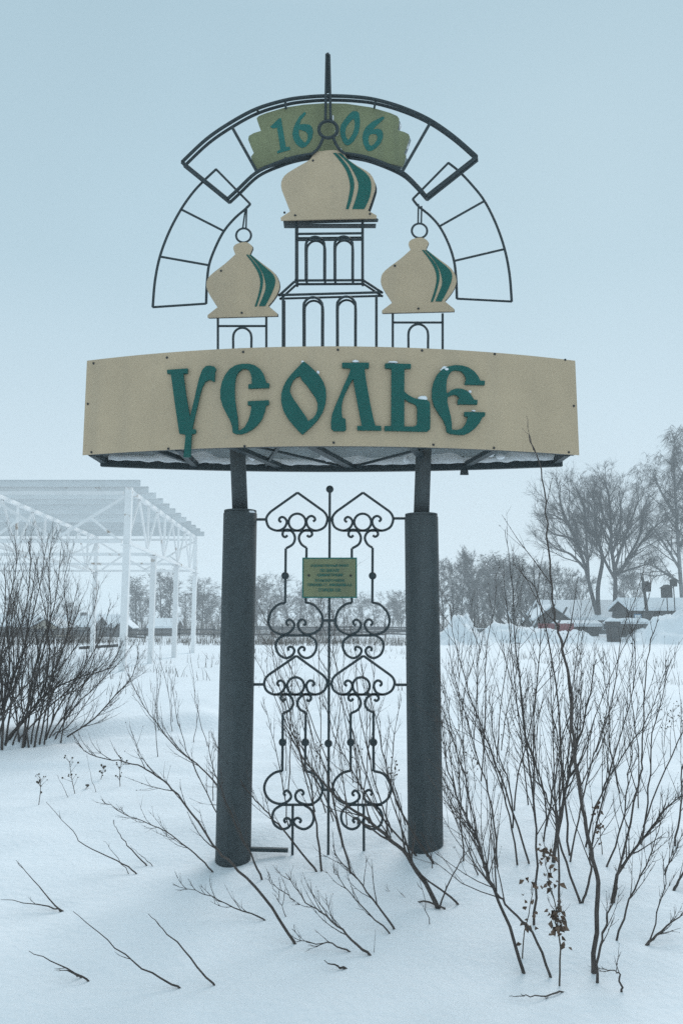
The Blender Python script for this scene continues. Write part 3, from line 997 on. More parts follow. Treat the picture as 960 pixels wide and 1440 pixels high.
def sample(pts, rr, t):
    x = t * (len(pts) - 1); i = min(int(x), len(pts) - 2); f = x - i
    return pts[i].lerp(pts[i + 1], f), (pts[i + 1] - pts[i]).normalized(), rr[i] * (1 - f) + rr[i + 1] * f

BASES = []
def shrub_stem(name, guide, label, cat, group, seed, r0=0.010, twigs=8, tl=0.5, leaf=False, lean=0.0, depth=0.0, parent=None, mat='bark', t0=0.25, sub=3, bend=0.25, lie=False):
    """guide: pixel polyline whose first point stands on the snow"""
    rng = random.Random(seed)
    b = G(*guide[0])
    pts = [Vector((b.x, b.y, b.z - 0.12)), b]
    acc = 0
    for i, (px, py) in enumerate(guide[1:]):
        acc += depth / max(1, len(guide) - 1) + rng.uniform(-0.03, 0.03)
        pts.append(P(px, py, b.y + acc) if not lie else G(px, py) + Vector((0, 0, 0.012 + 0.01 * (i % 2))))
    pts = catmull(pts[1:], 4)
    dv = (pts[1] - pts[0]).normalized()
    pts = [pts[0] - (dv + Vector((0, 0, 0.35))) * 0.09] + pts
    for i in range(2, len(pts)):
        pts[i] += Vector((rng.gauss(0, 0.004), 0, rng.gauss(0, 0.003)))
    n = len(pts)
    rr = [r0 * (1.0 - 0.78 * (i / (n - 1)) ** 0.9) for i in range(n)]
    if parent is None:
        parent = thing(name, (b.x, b.y, b.z), label, cat, group)
    rr = [q * 0.88 for q in rr]
    BASES.append((b.x, b.y, r0))
    ms = MB(); ms.tube(pts, rr, 7)
    ms.build('stem', M[mat], parent, smooth=True)
    mt = MB()
    L = sum((pts[i + 1] - pts[i]).length for i in range(n - 1))
    for k in range(twigs):
        t = t0 + (0.97 - t0) * (k + rng.random()) / twigs
        p, d, r = sample(pts, rr, t)
        side = perp(d, rng); side.y *= 0.75
        dd = (d * rng.uniform(0.8, 1.2) + side * rng.uniform(0.28, 0.72)).normalized()
        ln = tl * L * rng.uniform(0.35, 1.0) * (1.15 - t * 0.75)
        tp, tr = shoot(mt, p, dd, ln, max(0.0018, r * rng.uniform(0.4, 0.65)), rng, up=0.05 + 0.10 * rng.random() * (bend / 0.25), n=6, wob=0.07)
        for j in range(rng.randint(max(0, sub - 2), sub)):
            t2 = rng.uniform(0.25, 0.9)
            p2, d2, r2 = sample(tp, tr, t2)
            s2 = perp(d2, rng)
            up_, ur_ = shoot(mt, p2, d2 * 0.9 + s2 * rng.uniform(0.4, 0.8), ln * rng.uniform(0.2, 0.5), max(0.0014, r2 * 0.6), rng, up=0.08, n=4, wob=0.08, sides=3)
            # buds
            if rng.random() < 0.5:
                q = up_[-1]; mt.spike(q, q + (up_[-1] - up_[-2]) * 0.25, 0.003)
        for j in range(int(ln / 0.05)):
            p3, d3, r3 = sample(tp, tr, (j + 0.5) * 0.05 / max(ln, 0.05))
            s3 = perp(d3, rng)
            mt.spike(p3, p3 + d3 * 0.010 + s3 * 0.004, 0.0026)
    if mt.v:
        mt.build('twigs', M[mat], parent)['kind'] = 'stuff'
    if leaf:
        for k in range(leaf):
            t = min(0.98, max(0.15, rng.choice((0.33, 0.42, 0.5, 0.68, 0.9)) + rng.gauss(0, 0.05)))
            p, d, r = sample(pts, rr, t)
            ml = MB()
            for q in range(1):
                a = perp(d, rng); a.z -= 0.6; a.normalize()
                bb = perp(a, rng); c = p + perp(d, rng) * rng.uniform(0.0, 0.045)
                s = rng.uniform(0.016, 0.036)
                cup = a.cross(bb) * s * 0.35
                i0 = len(ml.v)
                ml.v += [c, c + a * s * 0.5 + bb * s * 0.38 + cup, c + a * s * 1.15 + cup * 0.3, c + a * s * 0.5 - bb * s * 0.36 + cup, c + a * s * 0.55 - cup * 0.4]
                ml.f += [(i0, i0 + 1, i0 + 4), (i0 + 1, i0 + 2, i0 + 4), (i0 + 2, i0 + 3, i0 + 4), (i0 + 3, i0, i0 + 4)]
            ml.build('leaf', M['leaf'], parent)
    return parent

GR = 'bare shrub stems in the dense thicket'
LR = 'medium thick bare brown shrub stem rising in the dense thicket'
def c6(l): return [(580 + x * 0.3958, 880 + y * 0.3959) for x, y in l]
thicket = [
 # guide, radius, twigs, depth
 (c6([(390,1220),(320,1020),(270,890),(230,760),(170,640),(120,470),(104,330)]), 0.0105, 16, 0.2),
 (c6([(485,1235),(420,1090),(330,990),(285,930),(245,830),(215,690),(190,520),(170,330),(160,150)]), 0.008, 14, 0.25),
 (c6([(430,1055),(440,850),(430,600),(430,420),(440,200),(455,60),(440,-120)]), 0.0085, 12, 0.1),
 (c6([(710,965),(740,860),(830,740),(900,650),(975,590)]), 0.013, 16, 0.2),
 (c6([(520,995),(515,760),(505,600),(500,400),(505,250),(530,60)]), 0.008, 12, 0.1),
 (c6([(590,970),(530,800),(510,690),(450,560),(420,440),(360,250),(310,50)]), 0.009, 12, 0.1),
 (c6([(605,970),(635,870),(630,800),(690,560),(740,380),(780,220),(790,0)]), 0.009, 12, 0.1),
 (c6([(725,1110),(770,970),(830,850),(860,760),(900,640)]), 0.007, 8, 0.2),
 (c6([(840,1120),(900,1070),(975,1000)]), 0.009, 6, 0.1),
 (c6([(840,1120),(880,980),(905,850),(920,740)]), 0.005, 5, 0.1),
 (c6([(930,930),(965,870),(1000,800)]), 0.011, 3, 0.1),
 (c6([(500,830),(515,720),(550,560),(575,450),(620,280),(650,120)]), 0.016, 20, 0.1),
 (c6([(410,835),(330,580),(260,400),(200,230),(150,60),(130,-80)]), 0.0085, 12, 0.1),
 (c6([(370,840),(345,680),(290,510),(240,380),(230,200),(235,60)]), 0.008, 12, 0.1),
 (c6([(300,850),(280,650),(225,450),(175,280),(120,80)]), 0.008, 12, 0.1),
 (c6([(465,760),(470,600),(400,400),(380,220),(375,40)]), 0.008, 12, 0.1),
 (c6([(560,830),(600,640),(640,470),(690,300),(700,130)]), 0.008, 12, 0.1),
 (c6([(615,780),(665,600),(740,470),(830,330),(905,140)]), 0.009, 14, 0.1),
 (c6([(690,850),(745,700),(760,560),(780,420),(800,250)]), 0.008, 12, 0.1),
 (c6([(180,830),(170,640),(160,460),(130,330),(108,200)]), 0.007, 10, 0.1),
 (c6([(230,880),(185,760),(130,640),(105,560)]), 0.006, 10, 0.1),
 (c6([(895,880),(935,790),(970,700)]), 0.006, 6, 0.1),
 (c6([(655,1255),(663,1140),(690,1050),(715,960),(740,860)]), 0.0085, 5, 0.1),
]
def th_label(r):
    if r >= 0.0105: return 'stout bare shrub stem with many side twigs in the dense thicket', 'stout thicket stems'
    if r >= 0.0080: return LR, GR
    return 'thin wiry bare shrub stem in the dense thicket beside the sign', 'thin thicket stems'
for i, (g, r, tw, dp) in enumerate(thicket):
    shrub_stem('bare_shrub', g, th_label(r)[0], 'shrub', th_label(r)[1], 100 + i, r * 0.92, int(tw * 1.7), 0.40, depth=dp, sub=4)
rx_ = random.Random(64)
for i in range(20):
    bx_, by_ = rx_.uniform(632, 955), rx_.uniform(1030, 1190)
    ln_ = rx_.uniform(-0.35, 0.25) if bx_ < 780 else rx_.uniform(-0.12, 0.42)
    hh = rx_.uniform(170, 300)
    g = [(bx_ + ln_ * hh * f + rx_.uniform(-6, 6) * (f > 0), by_ - hh * f) for f in (0, 0.3, 0.6, 0.85, 1.0)]
    r_ = rx_.uniform(0.006, 0.009)
    shrub_stem('bare_shrub', g, 'bare upright shrub stem standing farther back behind the dense thicket', 'shrub', 'stems behind the thicket', 160 + i, r_, 14, 0.40, depth=0.1, sub=3)
# the ones that stand out
shrub_stem('bare_shrub', [(834, 1362), (841, 1256), (833, 1209), (821, 1149), (814, 1102), (806, 1038), (800, 959), (788, 900), (779, 860), (771, 790), (768, 720), (760, 660), (742, 612)],
           'tallest bare shrub stem, its thin tip crossing the end of the name board', 'shrub', None, 7, 0.0125, 9, 0.28, depth=0.15, t0=0.15)
shrub_stem('bare_shrub', [(863, 1262), (873, 1209), (897, 1106), (903, 1058), (905, 967), (915, 900), (925, 870)],
           LR, 'shrub', GR, 8, 0.0085, 9, 0.3, depth=0.1)
shrub_stem('bare_shrub', [(800, 1200), (792, 1100), (780, 960), (757, 840), (735, 810), (720, 790)], LR, 'shrub', GR, 9, 0.009, 8, 0.3, depth=0.1)
shrub_stem('bare_shrub', [(752, 1150), (735, 1000), (724, 900), (718, 810), (710, 745)], LR, 'shrub', GR, 10, 0.009, 6, 0.28, depth=0.1)
shrub_stem('bare_shrub', [(742, 1130), (728, 1000), (715, 880), (706, 785)], LR, 'shrub', GR, 12, 0.007, 6, 0.28, depth=0.1)
shrub_stem('dried_weed', [(786, 1382), (786, 1318), (780, 1276), (768, 1217), (764, 1190)],
           'dead stalk with curled brown leaves in front of the thicket', 'weed', None, 31, 0.005, 14, 0.25, leaf=80, depth=0.05, mat='dry')
shrub_stem('dried_weed', [(734, 1345), (744, 1270), (748, 1236)], 'short dead stalk with one bunch of brown leaves', 'weed', None, 32, 0.004, 2, 0.2, leaf=20, depth=0.02, mat='dry')
shrub_stem('dried_weed', [(846, 1200), (842, 1150), (838, 1130)], 'thin dead stalk with small pale brown leaves inside the thicket', 'weed', None, 33, 0.004, 3, 0.2, leaf=24, depth=0.02, mat='dry')
shrub_stem('bent_twig', c6([(740,1292),(733,1240),(715,1225),(670,1213)]), 'short bent twig pushing out of snow beside the tallest stem', 'twig', None, 34, 0.006, 4, 0.6, t0=0.4, mat='bark')
shrub_stem('fallen_stick', [(786, 1394), (760, 1405), (735, 1409), (715, 1406)], 'curved thin stick lying on the snow below the thicket', 'stick', None, 35, 0.0045, 2, 0.15, lie=True)
shrub_stem('fallen_stick', [(482, 1360), (470, 1362), (457, 1359)], 'tiny dark stick lying alone on the snow', 'stick', None, 36, 0.007, 1, 0.2, lie=True)

def c5(l): return [(x / 3.0, 860 + y / 3.0) for x, y in l]
def c4(l): return [(200 + x * 0.4792, 1000 + y * 0.4793) for x, y in l]
GL = 'bare shrub stems leaning around the posts'
LL = 'bare shrub stem leaning outward beside a dark steel post'
lean = [
 (c5([(895,1095),(820,1020),(720,940),(620,890),(520,850),(430,795)]), 0.006, 10, 0.0, 0.3),
 (c5([(940,760),(850,660),(750,580),(650,460),(590,370),(540,260)]), 0.009, 14, 0.2, 0.4),
 (c5([(930,880),(870,760),(790,590),(745,430),(730,320)]), 0.006, 8, 0.2, 0.3),
 (c4([(350,490),(320,420),(260,300),(215,180),(190,90)]), 0.008, 8, -0.1, 0.3),
 (c4([(505,460),(430,370),(370,300),(320,250),(250,160),(200,60)]), 0.008, 10, 0.2, 0.3),
 (c4([(525,460),(510,330),(490,200),(440,60),(400,-80),(375,-200)]), 0.0085, 9, 0.1, 0.25),
 (c4([(610,470),(570,310),(540,180),(500,80),(470,-60)]), 0.0085, 9, 0.1, 0.25),
 (c4([(850,440),(760,300),(720,180),(690,40),(640,-140)]), 0.009, 12, 0.1, 0.3),
 (c4([(800,420),(700,310),(620,180),(560,60),(520,-80)]), 0.008, 10, 0.1, 0.3),
 (c4([(730,350),(690,240),(660,100),(655,-40),(640,-180)]), 0.007, 9, 0.1, 0.25),
 (c4([(600,330),(590,200),(570,60),(530,-60)]), 0.006, 9, 0.1, 0.3),
 (c4([(430,340),(410,200),(380,60),(350,-40)]), 0.006, 8, 0.1, 0.3),
 (c4([(770,330),(730,200),(740,60),(760,-40)]), 0.006, 9, 0.1, 0.3),
 (c4([(560,320),(520,220),(460,140),(400,20)]), 0.006, 8, 0.1, 0.3),
 (c4([(920,560),(820,480),(790,440)]), 0.008, 2, 0.0, 0.2),
 (c4([(875,565),(900,500),(940,430),(960,400)]), 0.006, 3, 0.0, 0.2),
 (c4([(735,632),(660,530),(600,460),(560,410)]), 0.007, 8, 0.1, 0.5),
 (c4([(720,645),(640,570),(585,500),(560,470)]), 0.005, 6, 0.1, 0.5),
 (c4([(660,707),(600,660),(540,600),(480,560),(420,475)]), 0.0075, 9, 0.0, 0.45),
 (c4([(600,700),(540,680),(480,680),(440,640)]), 0.005, 5, 0.0, 0.45),
 (c4([(355,610),(270,575),(180,535),(90,510)]), 0.005, 8, 0.1, 0.4),
 (c4([(445,555),(400,520),(360,490)]), 0.004, 4, 0.1, 0.6),
 (c4([(420,600),(405,560),(395,530)]), 0.003, 3, 0.1, 0.6),
 (c4([(840,560),(760,560),(690,580),(640,575)]), 0.006, 8, 0.1, 0.4),
 (c4([(842,622),(825,540),(815,480)]), 0.003, 2, 0.0, 0.3),
 (c4([(680,700),(683,640)]), 0.0025, 0, 0.0, 0.3),
 (c4([(850,455),(840,400),(820,360)]), 0.004, 4, 0.0, 0.4),
]
for i, (g, r, tw, dp, tl) in enumerate(lean):
    ll = (LL, GL)
    if 360 < g[0][0] < 640 and g[0][1] < 1232: ll = ('bare shrub stem growing up behind the iron grille', 'stems behind the grille')
    elif g[0][1] > 1232: ll = ('bare shrub stem sprawling low over the snow before the grille', 'stems sprawling before the grille')
    shrub_stem('bare_shrub', g, ll[0], 'shrub', ll[1], 300 + i, r, int(tw * 1.4), tl, depth=dp, sub=3)
rg_ = random.Random(91)
for i in range(16):
    bx_, by_ = rg_.uniform(385, 590), rg_.uniform(1060, 1190)
    ln_ = rg_.uniform(-0.6, 0.15); hh = rg_.uniform(130, 270)
    g = [(bx_ + ln_ * hh * f * (0.8 + 0.2 * f) + rg_.uniform(-5, 5) * (f > 0), by_ - hh * f) for f in (0, 0.3, 0.6, 0.85, 1.0)]
    shrub_stem('bare_shrub', g, 'bare shrub stem growing up behind the iron grille', 'shrub', 'stems behind the grille', 500 + i, rg_.uniform(0.005, 0.008), 9, 0.36, depth=0.1, sub=3)
for i in range(7):
    bx_, by_ = rg_.uniform(215, 300), rg_.uniform(1010, 1130)
    ln_ = rg_.uniform(-0.5, 0.1); hh = rg_.uniform(60, 150)
    g = [(bx_ + ln_ * hh * f + rg_.uniform(-4, 4) * (f > 0), by_ - hh * f) for f in (0, 0.4, 0.75, 1.0)]
    shrub_stem('bare_shrub', g, 'short thin bare shoot standing in snow between bush and post', 'shrub', 'short shoots by the post', 540 + i, 0.005, 6, 0.4, depth=0.1, sub=2)
shrub_stem('bare_shrub', [(612, 1269), (578, 1211), (550, 1182), (511, 1149), (473, 1120), (430, 1072), (400, 1020)],
           'thick bare stem leaning across the lower corner of the iron grille', 'shrub', None, 51, 0.0155, 18, 0.34, depth=0.1, t0=0.15)
shrub_stem('bare_shrub', [(413, 1324), (370, 1261), (327, 1216), (300, 1187), (257, 1127), (230, 1098), (200, 1078), (167, 1070), (127, 1060), (101, 1033)],
           'long bare branch arching across the foot of a dark post', 'shrub', None, 52, 0.0085, 14, 0.22, depth=0.15, t0=0.3)
GS = 'single twigs poking from open snow'
LS = 'single bare twig poking out of the open smooth snow'
for i, g in enumerate(([(300, 1383), (257, 1335), (229, 1308), (210, 1287)], [(250, 1387), (200, 1362), (150, 1322), (103, 1283)],
                       [(83, 1278), (55, 1246), (25, 1210)], [(83, 1278), (45, 1270), (0, 1264)], [(122, 1377), (85, 1357), (40, 1338)], [(112, 1372), (98, 1366), (84, 1364)],
                       c5([(570,1100),(490,1050),(360,985),(290,905),(195,800)]), c5([(615,1065),(540,985),(500,930),(480,880)]), c5([(640,1068),(600,1030),(550,985)]),
                       c5([(540,1100),(480,1020),(437,968)]), c5([(405,760),(385,700),(367,606)]), c5([(288,782),(262,730),(240,686)]),
                       c5([(910,740),(880,740),(840,728)]), c5([(910,815),(850,808),(797,783)]))):
    shrub_stem('bare_twig', g, LS, 'twig', GS, 400 + i, 0.0055 if i < 8 else 0.003, 1, 0.22, sub=1, t0=0.4)

# dark bush behind the drift
bb0 = G(60, 1038)
bush = thing('bare_bush', bb0, 'big dark leafless bush with many stems before the white steel frame', 'bush')
rb = random.Random(5)
fan = [
 ([(40,525),(110,440),(200,345),(330,280),(460,235),(520,120)], .020), ([(10,545),(20,400),(60,250),(50,60),(75,-120)], .020),
 ([(150,540),(190,360),(260,180),(300,20),(330,-120)], .016), ([(200,540),(250,400),(340,260),(420,120),(470,-40)], .015),
 ([(100,530),(130,330),(170,150),(230,-20),(260,-260)], .018), ([(290,505),(400,450),(500,340),(560,270),(585,170)], .014),
 ([(240,525),(300,420),(390,330),(480,240),(560,140)], .012), ([(0,360),(60,270),(110,130),(130,-40),(160,-230)], .017),
 ([(-30,500),(10,330),(-5,150),(25,-20),(20,-200)], .018), ([(60,520),(170,370),(210,200),(200,40),(215,-200)], .016),
 ([(170,535),(210,330),(230,150),(190,0),(150,-200)], .015), ([(120,540),(90,330),(110,180),(70,0),(40,-200)], .014),
 ([(-40,480),(70,360),(160,260),(280,120),(350,-60)], .016), ([(220,530),(330,350),(400,180),(410,40)], .012),
 ([(80,535),(60,380),(20,220),(-30,60)], .015), ([(260,520),(290,370),(360,220),(370,60)], .011),
 ([(30,530),(60,330),(120,90),(170,-120),(205,-330)], .016), ([(110,535),(160,250),(215,30),(205,-180),(225,-320)], .014), ([(-20,520),(40,260),(30,40),(70,-200),(60,-330)], .016), ([(190,535),(230,260),(290,80),(270,-100),(300,-260)], .012), ([(60,530),(150,330),(260,230),(380,40),(420,-130)], .013), ([(-50,500),(-20,240),(100,40),(130,-180),(120,-300)], .015), ([(230,530),(300,470),(420,300),(470,160)], .010), ([(90,535),(230,380),(350,310),(440,180),(500,40)], .012),
 ([(-60,530),(-20,300),(50,100),(90,-140)], .016), ([(135,540),(160,420),(250,300),(310,150),(290,-30)], .012),
]
for i, (g, r) in enumerate(fan):
    gp = c5(g)
    base_py = max(gp[0][1], 1030)
    gp[0] = (gp[0][0], base_py + rb.uniform(-6, 6))
    shrub_stem('bare_bush', gp, '', '', None, 600 + i, r * 0.9, 30, 0.36, depth=rb.uniform(-0.5, 0.7), parent=bush, t0=0.15, sub=6)

# dry weeds with seed heads
def weed(px0, py0, px1, py1, seed, label='dry brown weed with small seed heads standing in open snow', heads=12, group='dry weeds in the snow'):
    rng = random.Random(seed)
    b = G(px0, py0)
    t = thing('dry_weed', b, label, 'weed', group)
    tip = P(px1, py1, b.y + 0.03)
    H = (tip - b).length
    ms = MB(); pts = catmull([b - Vector((0, 0, 0.05)), b.lerp(tip, 0.5) + Vector((rng.uniform(-.02, .02), 0, 0)), tip], 4)
    rr = [0.0035 * (1 - 0.5 * i / len(pts)) for i in range(len(pts))]
    ms.tube(pts, rr, 5)
    ms.build('stem', M['dry'], t)
    mh = MB()
    for k in range(heads):
        p, d, r = sample(pts, rr, rng.uniform(0.3, 1.0))
        s = perp(d, rng)
        tp, tr = shoot(mh, p, d * 0.7 + s * 0.8, H * rng.uniform(0.12, 0.35), 0.0022, rng, up=0.05, n=3, sides=3)
        mh.ball(tp[-1], rng.uniform(0.005, 0.010), 6, 4)
    mh.build('seed_heads', M['dry'], t)
for i, a in enumerate(((108, 1116, 98, 1070), (54, 1132, 57, 1094), (140, 1096, 146, 1078), (170, 1106, 173, 1066), (117, 1110, 123, 1104),
                       (668, 1110, 660, 1060), (715, 1065, 714, 1008), (850, 1080, 852, 1010), (952, 1055, 945, 995), (955, 1045, 958, 985), (932, 1050, 938, 1000), (712, 1030, 722, 1000), (845, 1060, 858, 1005), (508, 1095, 503, 1050), (440, 1080, 448, 1050), (553, 1105, 556, 1070))):
    if a[0] < 300: weed(*a, seed=700 + i)
    else: weed(*a, seed=700 + i, label='dry brown weed with seed heads standing among the bare stems', group='dry weeds among stems')

# brush in the field
def brush(name, n, rect, hmin, hmax, label, seed, clusters=40, rad_=0.9):
    rng = random.Random(seed)
    mb = MB()
    cs = [(rng.uniform(rect[0], rect[1]), rng.uniform(rect[2], rect[3])) for _ in range(clusters)]
    for _ in range(n):
        cx, cy = rng.choice(cs)
        x, y = rng.gauss(cx, rad_), rng.gauss(cy, rad_ * 0.5)
        if y < 7.5: continue
        z = gz(x, y)
        h = rng.uniform(hmin, hmax)
        a = Vector((x, y, z - 0.02)); c = a + Vector((rng.gauss(0, 0.3) * h, rng.gauss(0, 0.3) * h, h))
        mb.spike(a, c, 0.0022 + 0.00022 * y, a.lerp(c, 0.5) + Vector((rng.gauss(0, .05) * h, 0, 0.02)))
    return tag(mb.build(name, M['dry'], smooth=False), label, 'undergrowth' if name == 'undergrowth' else 'dry grass', kind='stuff')
brush('dry_grass', 2600, (-24, 8, 40, 58), 0.25, 0.9, 'strip of dry weeds poking through snow before the far fence', 41, 70, 1.2)
brush('undergrowth', 4200, (-62, 8, 92, 112), 0.8, 3.0, 'hazy bare undergrowth beyond the far fence', 43, 34, 1.8)
brush('undergrowth', 2600, (10, 40, 90, 100), 0.8, 2.6, 'hazy bare undergrowth under the far trees beyond the snow banks', 44, 40, 2.0)
brush('dry_grass', 500, (-7, 9, 12, 30), 0.08, 0.35, 'scattered thin grass stalks across the open field', 42, 60, 0.35)

# ------------------------------------------------------------------ white steel frame
Y0, Y1 = 20.0, 29.4
XE = (172 - 480) / F * Y0 * 0.98
cols_y = [Y0, Y0 + 2.9, Y0 + 6.1, Y1]
g0 = gz(XE, Y0)
frame = thing('steel_frame', (XE, Y0, g0), 'unfinished white steel building frame with roof purlins standing in snow', 'steel frame')
ZT0 = P(172, 690, Y0).z
ZT1 = P(275, 757, Y1).z
ZB0 = P(172, 766, Y0).z
ZB1 = P(275, 806, Y1).z
def lz(a, b, y): return a + (b - a) * (y - Y0) / (Y1 - Y0)
def member(name, a, c, wd, ht, mat='white_steel'):
    m_ = MB(); m_.bar(a, c, wd, ht); return m_.build(name, M[mat], frame)
XT = [XE, XE - 3.9, XE - 7.8, XE - 11.7]
for k, x in enumerate(XT):
    ys_ = cols_y if k == 0 else [Y0, Y1]
    for j, y in enumerate(ys_):
        zt = lz(ZT0, ZT1, y) + (0.08 if y == Y0 else 0)
        if 0 < j < len(ys_) - 1: zt = lz(ZB0, ZB1, y)
        member('column', (x, y, -0.5), (x, y, zt), 0.175 if y == Y0 else 0.15, 0.15, 'white_steel')
        m_ = MB(); zc = lz(ZB0, ZB1, y); m_.box((x - 0.14, y - 0.14, zc - 0.03), (x + 0.14, y + 0.14, zc)); m_.build('plate', M['white_steel'], frame)
    # truss along the depth
    member('top_chord', (x, Y0 + 0.1, lz(ZT0, ZT1, Y0)), (x, Y1 + 0.1, ZT1), 0.10, 0.11)
    member('bottom_chord', (x, Y0 + 0.1, ZB0 + 0.06), (x, Y1, ZB1 + 0.06), 0.08, 0.09)
    NB = 9
    for q in range(NB):
        ya = Y0 + (Y1 - Y0) * q / NB; yb = Y0 + (Y1 - Y0) * (q + 1) / NB
        if q % 2 == 0: a, c = (x, ya, lz(ZB0, ZB1, ya) + 0.1), (x, yb, lz(ZT0, ZT1, yb) - 0.05)
        else: a, c = (x, ya, lz(ZT0, ZT1, ya) - 0.05), (x, yb, lz(ZB0, ZB1, yb) + 0.1)
        member('brace', a, c, 0.055, 0.055)
        if q % 2 == 1: member('brace', (x, yb, lz(ZB0, ZB1, yb) + 0.1), (x, yb, lz(ZT0, ZT1, yb) - 0.05), 0.06, 0.06)
# purlins
NPU = 12
for k in range(NPU):
    y = Y0 - 0.15 + (Y1 + 0.1 - Y0) * k / (NPU - 1)
    z = lz(ZT0, ZT1, y) + 0.17
    m_ = MB()
    xa, xb = -24.0, XE + 0.34
    m_.bar((xa, y, z), (xb, y, z), 0.012, 0.16)
    m_.bar((xa, y - 0.035, z + 0.08), (xb, y - 0.035, z + 0.08), 0.07, 0.012)
    m_.bar((xa, y + 0.035, z - 0.08), (xb, y + 0.035, z - 0.08), 0.07, 0.012)
    m_.build('purlin', M['white_sheet'], frame)
# facade girder between the near columns, and rear ties
for yy, th in ((Y0, 0.085), (Y1, 0.08)):
    zb, zt = lz(ZB0, ZB1, yy), lz(ZT0, ZT1, yy)
    member('girder', (-24, yy, zb + 0.09), (XE - 0.15, yy, zb + 0.09), th, th)
    member('girder', (-24, yy, zt - 0.06), (XE - 0.15, yy, zt - 0.06), th, th)
    for k in range(3):
        xa, xb = XT[k] - 0.1, XT[k + 1] + 0.1; xm = (xa + xb) / 2
        member('brace', (xa, yy, zt - 0.15), (xm, yy, zb + 0.14), 0.065, 0.065)
        member('brace', (xb, yy, zt - 0.15), (xm, yy, zb + 0.14), 0.065, 0.065)
        member('brace', ((xa + xm) / 2, yy, (zt + zb) / 2), (xa - 0.15, yy, zb + 0.14), 0.06, 0.06)
        member('brace', ((xb + xm) / 2, yy, (zt + zb) / 2), (xb + 0.15, yy, zb + 0.14), 0.06, 0.06)
for yy in (Y0 + 2.9, Y0 + 6.1):
    zb = lz(ZB0, ZB1, yy)
    member('girder', (-24, yy, zb + 0.05), (XE, yy, zb + 0.05), 0.09, 0.09)
# planks lying by the frame
for k, (px0, px1, py) in enumerate(((115, 138, 913), (140, 166, 911))):
    a, c = G(px0, py), G(px1, py - 1)
    m_ = MB(); m_.bar(a + Vector((0, 0, 0.05)), c + Vector((0, 0, 0.08)), 0.3, 0.12)
    tag(m_.build('timber_beam', M['wood_dark'], None), ('dark timber beam lying in snow under the steel frame', 'dark timber beam half buried beside a white steel column')[k], 'beam')

# ------------------------------------------------------------------ far fence
FY = 64.0
fx0, fx1 = -34.0, 6.6
fence = thing('rail_fence', (fx0, FY, gz(fx0, FY)), 'long grey rail fence running along the far edge of the field', 'fence')
x = fx0
while x <= fx1:
    z = gz(x, FY)
    m_ = MB(); m_.bar((x, FY + 0.08, z - 0.2), (x, FY + 0.08, z + 1.12 + 0.1 * math.sin(x * 7)), 0.12, 0.12); m_.build('post', M['fence'], fence)
    x += 2.9
for k in range(5):
    x = fx0
    while x < fx1:
        za, zb_ = gz(x, FY) + 0.16 + 0.19 * k + 0.05 * math.sin(x * 5 + k), gz(x + 2.9, FY) + 0.16 + 0.19 * k + 0.05 * math.sin(x * 3 + k * 2)
        x += 0.0
        if math.sin(x * 12.9 + k * 78.2) < -0.45:
            x += 2.9
            continue
        m_ = MB(); m_.bar((x - 0.1, FY - 0.002 * k, za), (x + 3.0, FY - 0.002 * k, zb_), 0.04, 0.135); m_.build('rail', M['fence'], fence)
        x += 2.9

